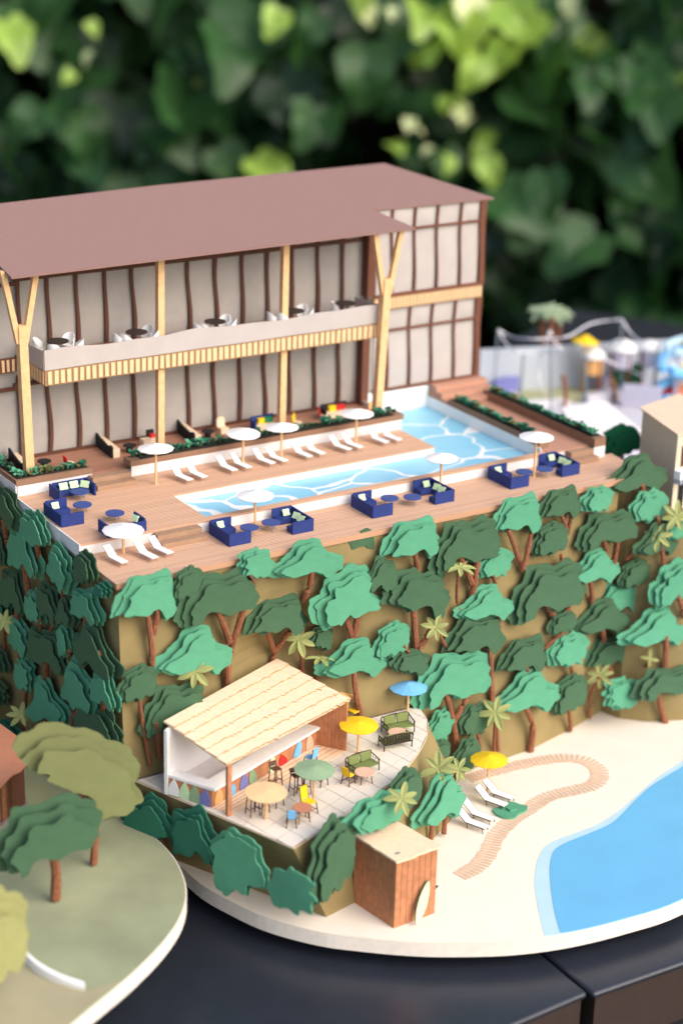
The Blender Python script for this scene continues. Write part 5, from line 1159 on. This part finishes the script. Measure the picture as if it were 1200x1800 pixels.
g.prism([(b0).xy, (b0 + bd * .25 - bn * .2).xy, (b0 + bd * .8 - bn * .2).xy, b1_.xy, (b0 + bd * .8 + bn * .2).xy, (b0 + bd * .25 + bn * .2).xy], ZB + .002, ZB + .2); part('hull', g, 'red', t); part('seat', G().prism([(b0 + bd * .4 - bn * .15).xy, (b0 + bd * .55 - bn * .15).xy, (b0 + bd * .55 + bn * .15).xy, (b0 + bd * .4 + bn * .15).xy], ZB + .201, ZB + .24), 'black', t)

# ---------------------------------------------------------------- hedge behind
hc = CAM + FW * 60; fh = Vector((FW.x, FW.y, 0)).normalized(); rh = Vector((fh.y, -fh.x, 0))
HB = thing('hedge', 'tall dark leafy hedge with broad leaves filling the background', 'hedge', Vector((hc.x, hc.y, -8)))
HS = 1.28
def hp(u, d, z): return Vector((CAM.x, CAM.y, 0)) + fh * d * HS + rh * u * HS + Vector((0, 0, CAM.z + (z - CAM.z) * HS))
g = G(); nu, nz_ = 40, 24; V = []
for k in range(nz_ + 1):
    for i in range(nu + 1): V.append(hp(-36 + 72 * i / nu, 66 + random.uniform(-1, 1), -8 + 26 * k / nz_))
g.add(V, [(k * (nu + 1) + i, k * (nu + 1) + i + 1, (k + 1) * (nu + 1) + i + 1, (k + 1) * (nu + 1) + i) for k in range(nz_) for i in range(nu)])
part('shade_backing', g, 'soil_and_shade', HB)  # dark backing sheet, painted as the shade inside the hedge
def bigleaf(seed):
    rnd = random.Random(seed); P = []; n = 26
    for i in range(n):
        a = 2 * math.pi * i / n; aa = min(a, 2 * math.pi - a); r_ = .5 * (.86 + .22 * math.exp(-(aa / .4) ** 2) + .08 * math.cos(3 * a) + .05 * math.cos(7 * a + seed) - .22 * math.exp(-((aa - math.pi) / .3) ** 2) + rnd.uniform(-.03, .03))
        P.append(Vector((r_ * math.cos(a), r_ * math.sin(a) * .9)))
    def z(p): return .22 * abs(p.y) ** 1.1 - .35 * p.x * p.x + .03 * math.sin(9 * p.x) 
    V = [(0, 0, 0)] + [(p.x * .5, p.y * .5, z(p * .5)) for p in P] + [(p.x, p.y, z(p)) for p in P]
    F = [(0, 1 + i, 1 + (i + 1) % n) for i in range(n)] + [(1 + i, 1 + n + i, 1 + n + (i + 1) % n, 1 + (i + 1) % n) for i in range(n)]
    return G().add(V, F)
LM = [[bigleaf(s_).mesh('leaf', 'leaf%d' % m_) for s_ in range(3)] for m_ in range(3)]
def leafmtx(u, d, z, s_):
    nrm = (-fh * random.uniform(.5, 1) + Vector((random.uniform(-.7, .7), random.uniform(-.7, .7), random.uniform(.0, 1.0)))).normalized()
    q = nrm.to_track_quat('Z', 'Y').to_matrix().to_4x4(); down = Matrix.Rotation(R(-90) + random.uniform(-.8, .8), 4, 'Z')
    return Matrix.Translation(hp(u, d, z)) @ q @ down @ Matrix.Diagonal((s_ * HS, s_ * HS, s_ * HS, 1))
rnd2 = random.Random(3)
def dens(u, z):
    # clumps: sunlight painted as brighter leaf colours toward the top centre-right
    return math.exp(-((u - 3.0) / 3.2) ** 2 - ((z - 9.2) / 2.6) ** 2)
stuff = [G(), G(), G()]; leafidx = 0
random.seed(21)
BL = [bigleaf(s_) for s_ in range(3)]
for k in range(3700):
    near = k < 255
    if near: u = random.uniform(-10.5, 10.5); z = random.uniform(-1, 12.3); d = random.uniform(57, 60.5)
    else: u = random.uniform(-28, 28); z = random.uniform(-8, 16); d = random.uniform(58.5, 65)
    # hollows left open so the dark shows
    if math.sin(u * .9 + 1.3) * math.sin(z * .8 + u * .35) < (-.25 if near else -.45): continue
    b = dens(u, z); up_ = min(1, max(0, (z - 3) / 6)); m_ = 2 if random.random() < .55 * b + .008 + .03 * up_ else (1 if random.random() < .28 + .3 * b + .4 * up_ else 0)  # lighter leaf colours toward the top paint in the sunlight
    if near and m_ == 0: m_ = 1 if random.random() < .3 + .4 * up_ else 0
    s_ = random.uniform(1.1, 2.9) if m_ < 2 else random.uniform(.8, 1.6)
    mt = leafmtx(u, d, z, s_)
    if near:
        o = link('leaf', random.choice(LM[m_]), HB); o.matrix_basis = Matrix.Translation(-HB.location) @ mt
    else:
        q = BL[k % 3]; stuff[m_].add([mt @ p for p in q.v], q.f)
M['leaf3'] = leafmat('sunlit_pale_leaf', (.85, .92, .50), (.95, 1.0, .55), .3)  # sun highlights painted as a near-white leaf colour
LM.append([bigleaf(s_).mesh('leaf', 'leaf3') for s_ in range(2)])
spots = [(740, 25, 1.3, 2), (790, 40, 1.5, 2), (830, 60, 1.5, 2), (770, 70, 1.3, 2), (850, 20, 1.3, 3), (825, 8, 1.2, 3), (835, 120, 1.2, 2), (905, 20, 1.6, 2), (940, 55, 1.4, 2), (880, 95, 1.2, 2), (720, 215, .5, 3), (733, 226, .4, 3), (795, 175, .7, 2), (810, 195, .6, 3), (820, 210, .5, 3),  # hand-placed leaves; the lime and pale ones paint sunlit patches
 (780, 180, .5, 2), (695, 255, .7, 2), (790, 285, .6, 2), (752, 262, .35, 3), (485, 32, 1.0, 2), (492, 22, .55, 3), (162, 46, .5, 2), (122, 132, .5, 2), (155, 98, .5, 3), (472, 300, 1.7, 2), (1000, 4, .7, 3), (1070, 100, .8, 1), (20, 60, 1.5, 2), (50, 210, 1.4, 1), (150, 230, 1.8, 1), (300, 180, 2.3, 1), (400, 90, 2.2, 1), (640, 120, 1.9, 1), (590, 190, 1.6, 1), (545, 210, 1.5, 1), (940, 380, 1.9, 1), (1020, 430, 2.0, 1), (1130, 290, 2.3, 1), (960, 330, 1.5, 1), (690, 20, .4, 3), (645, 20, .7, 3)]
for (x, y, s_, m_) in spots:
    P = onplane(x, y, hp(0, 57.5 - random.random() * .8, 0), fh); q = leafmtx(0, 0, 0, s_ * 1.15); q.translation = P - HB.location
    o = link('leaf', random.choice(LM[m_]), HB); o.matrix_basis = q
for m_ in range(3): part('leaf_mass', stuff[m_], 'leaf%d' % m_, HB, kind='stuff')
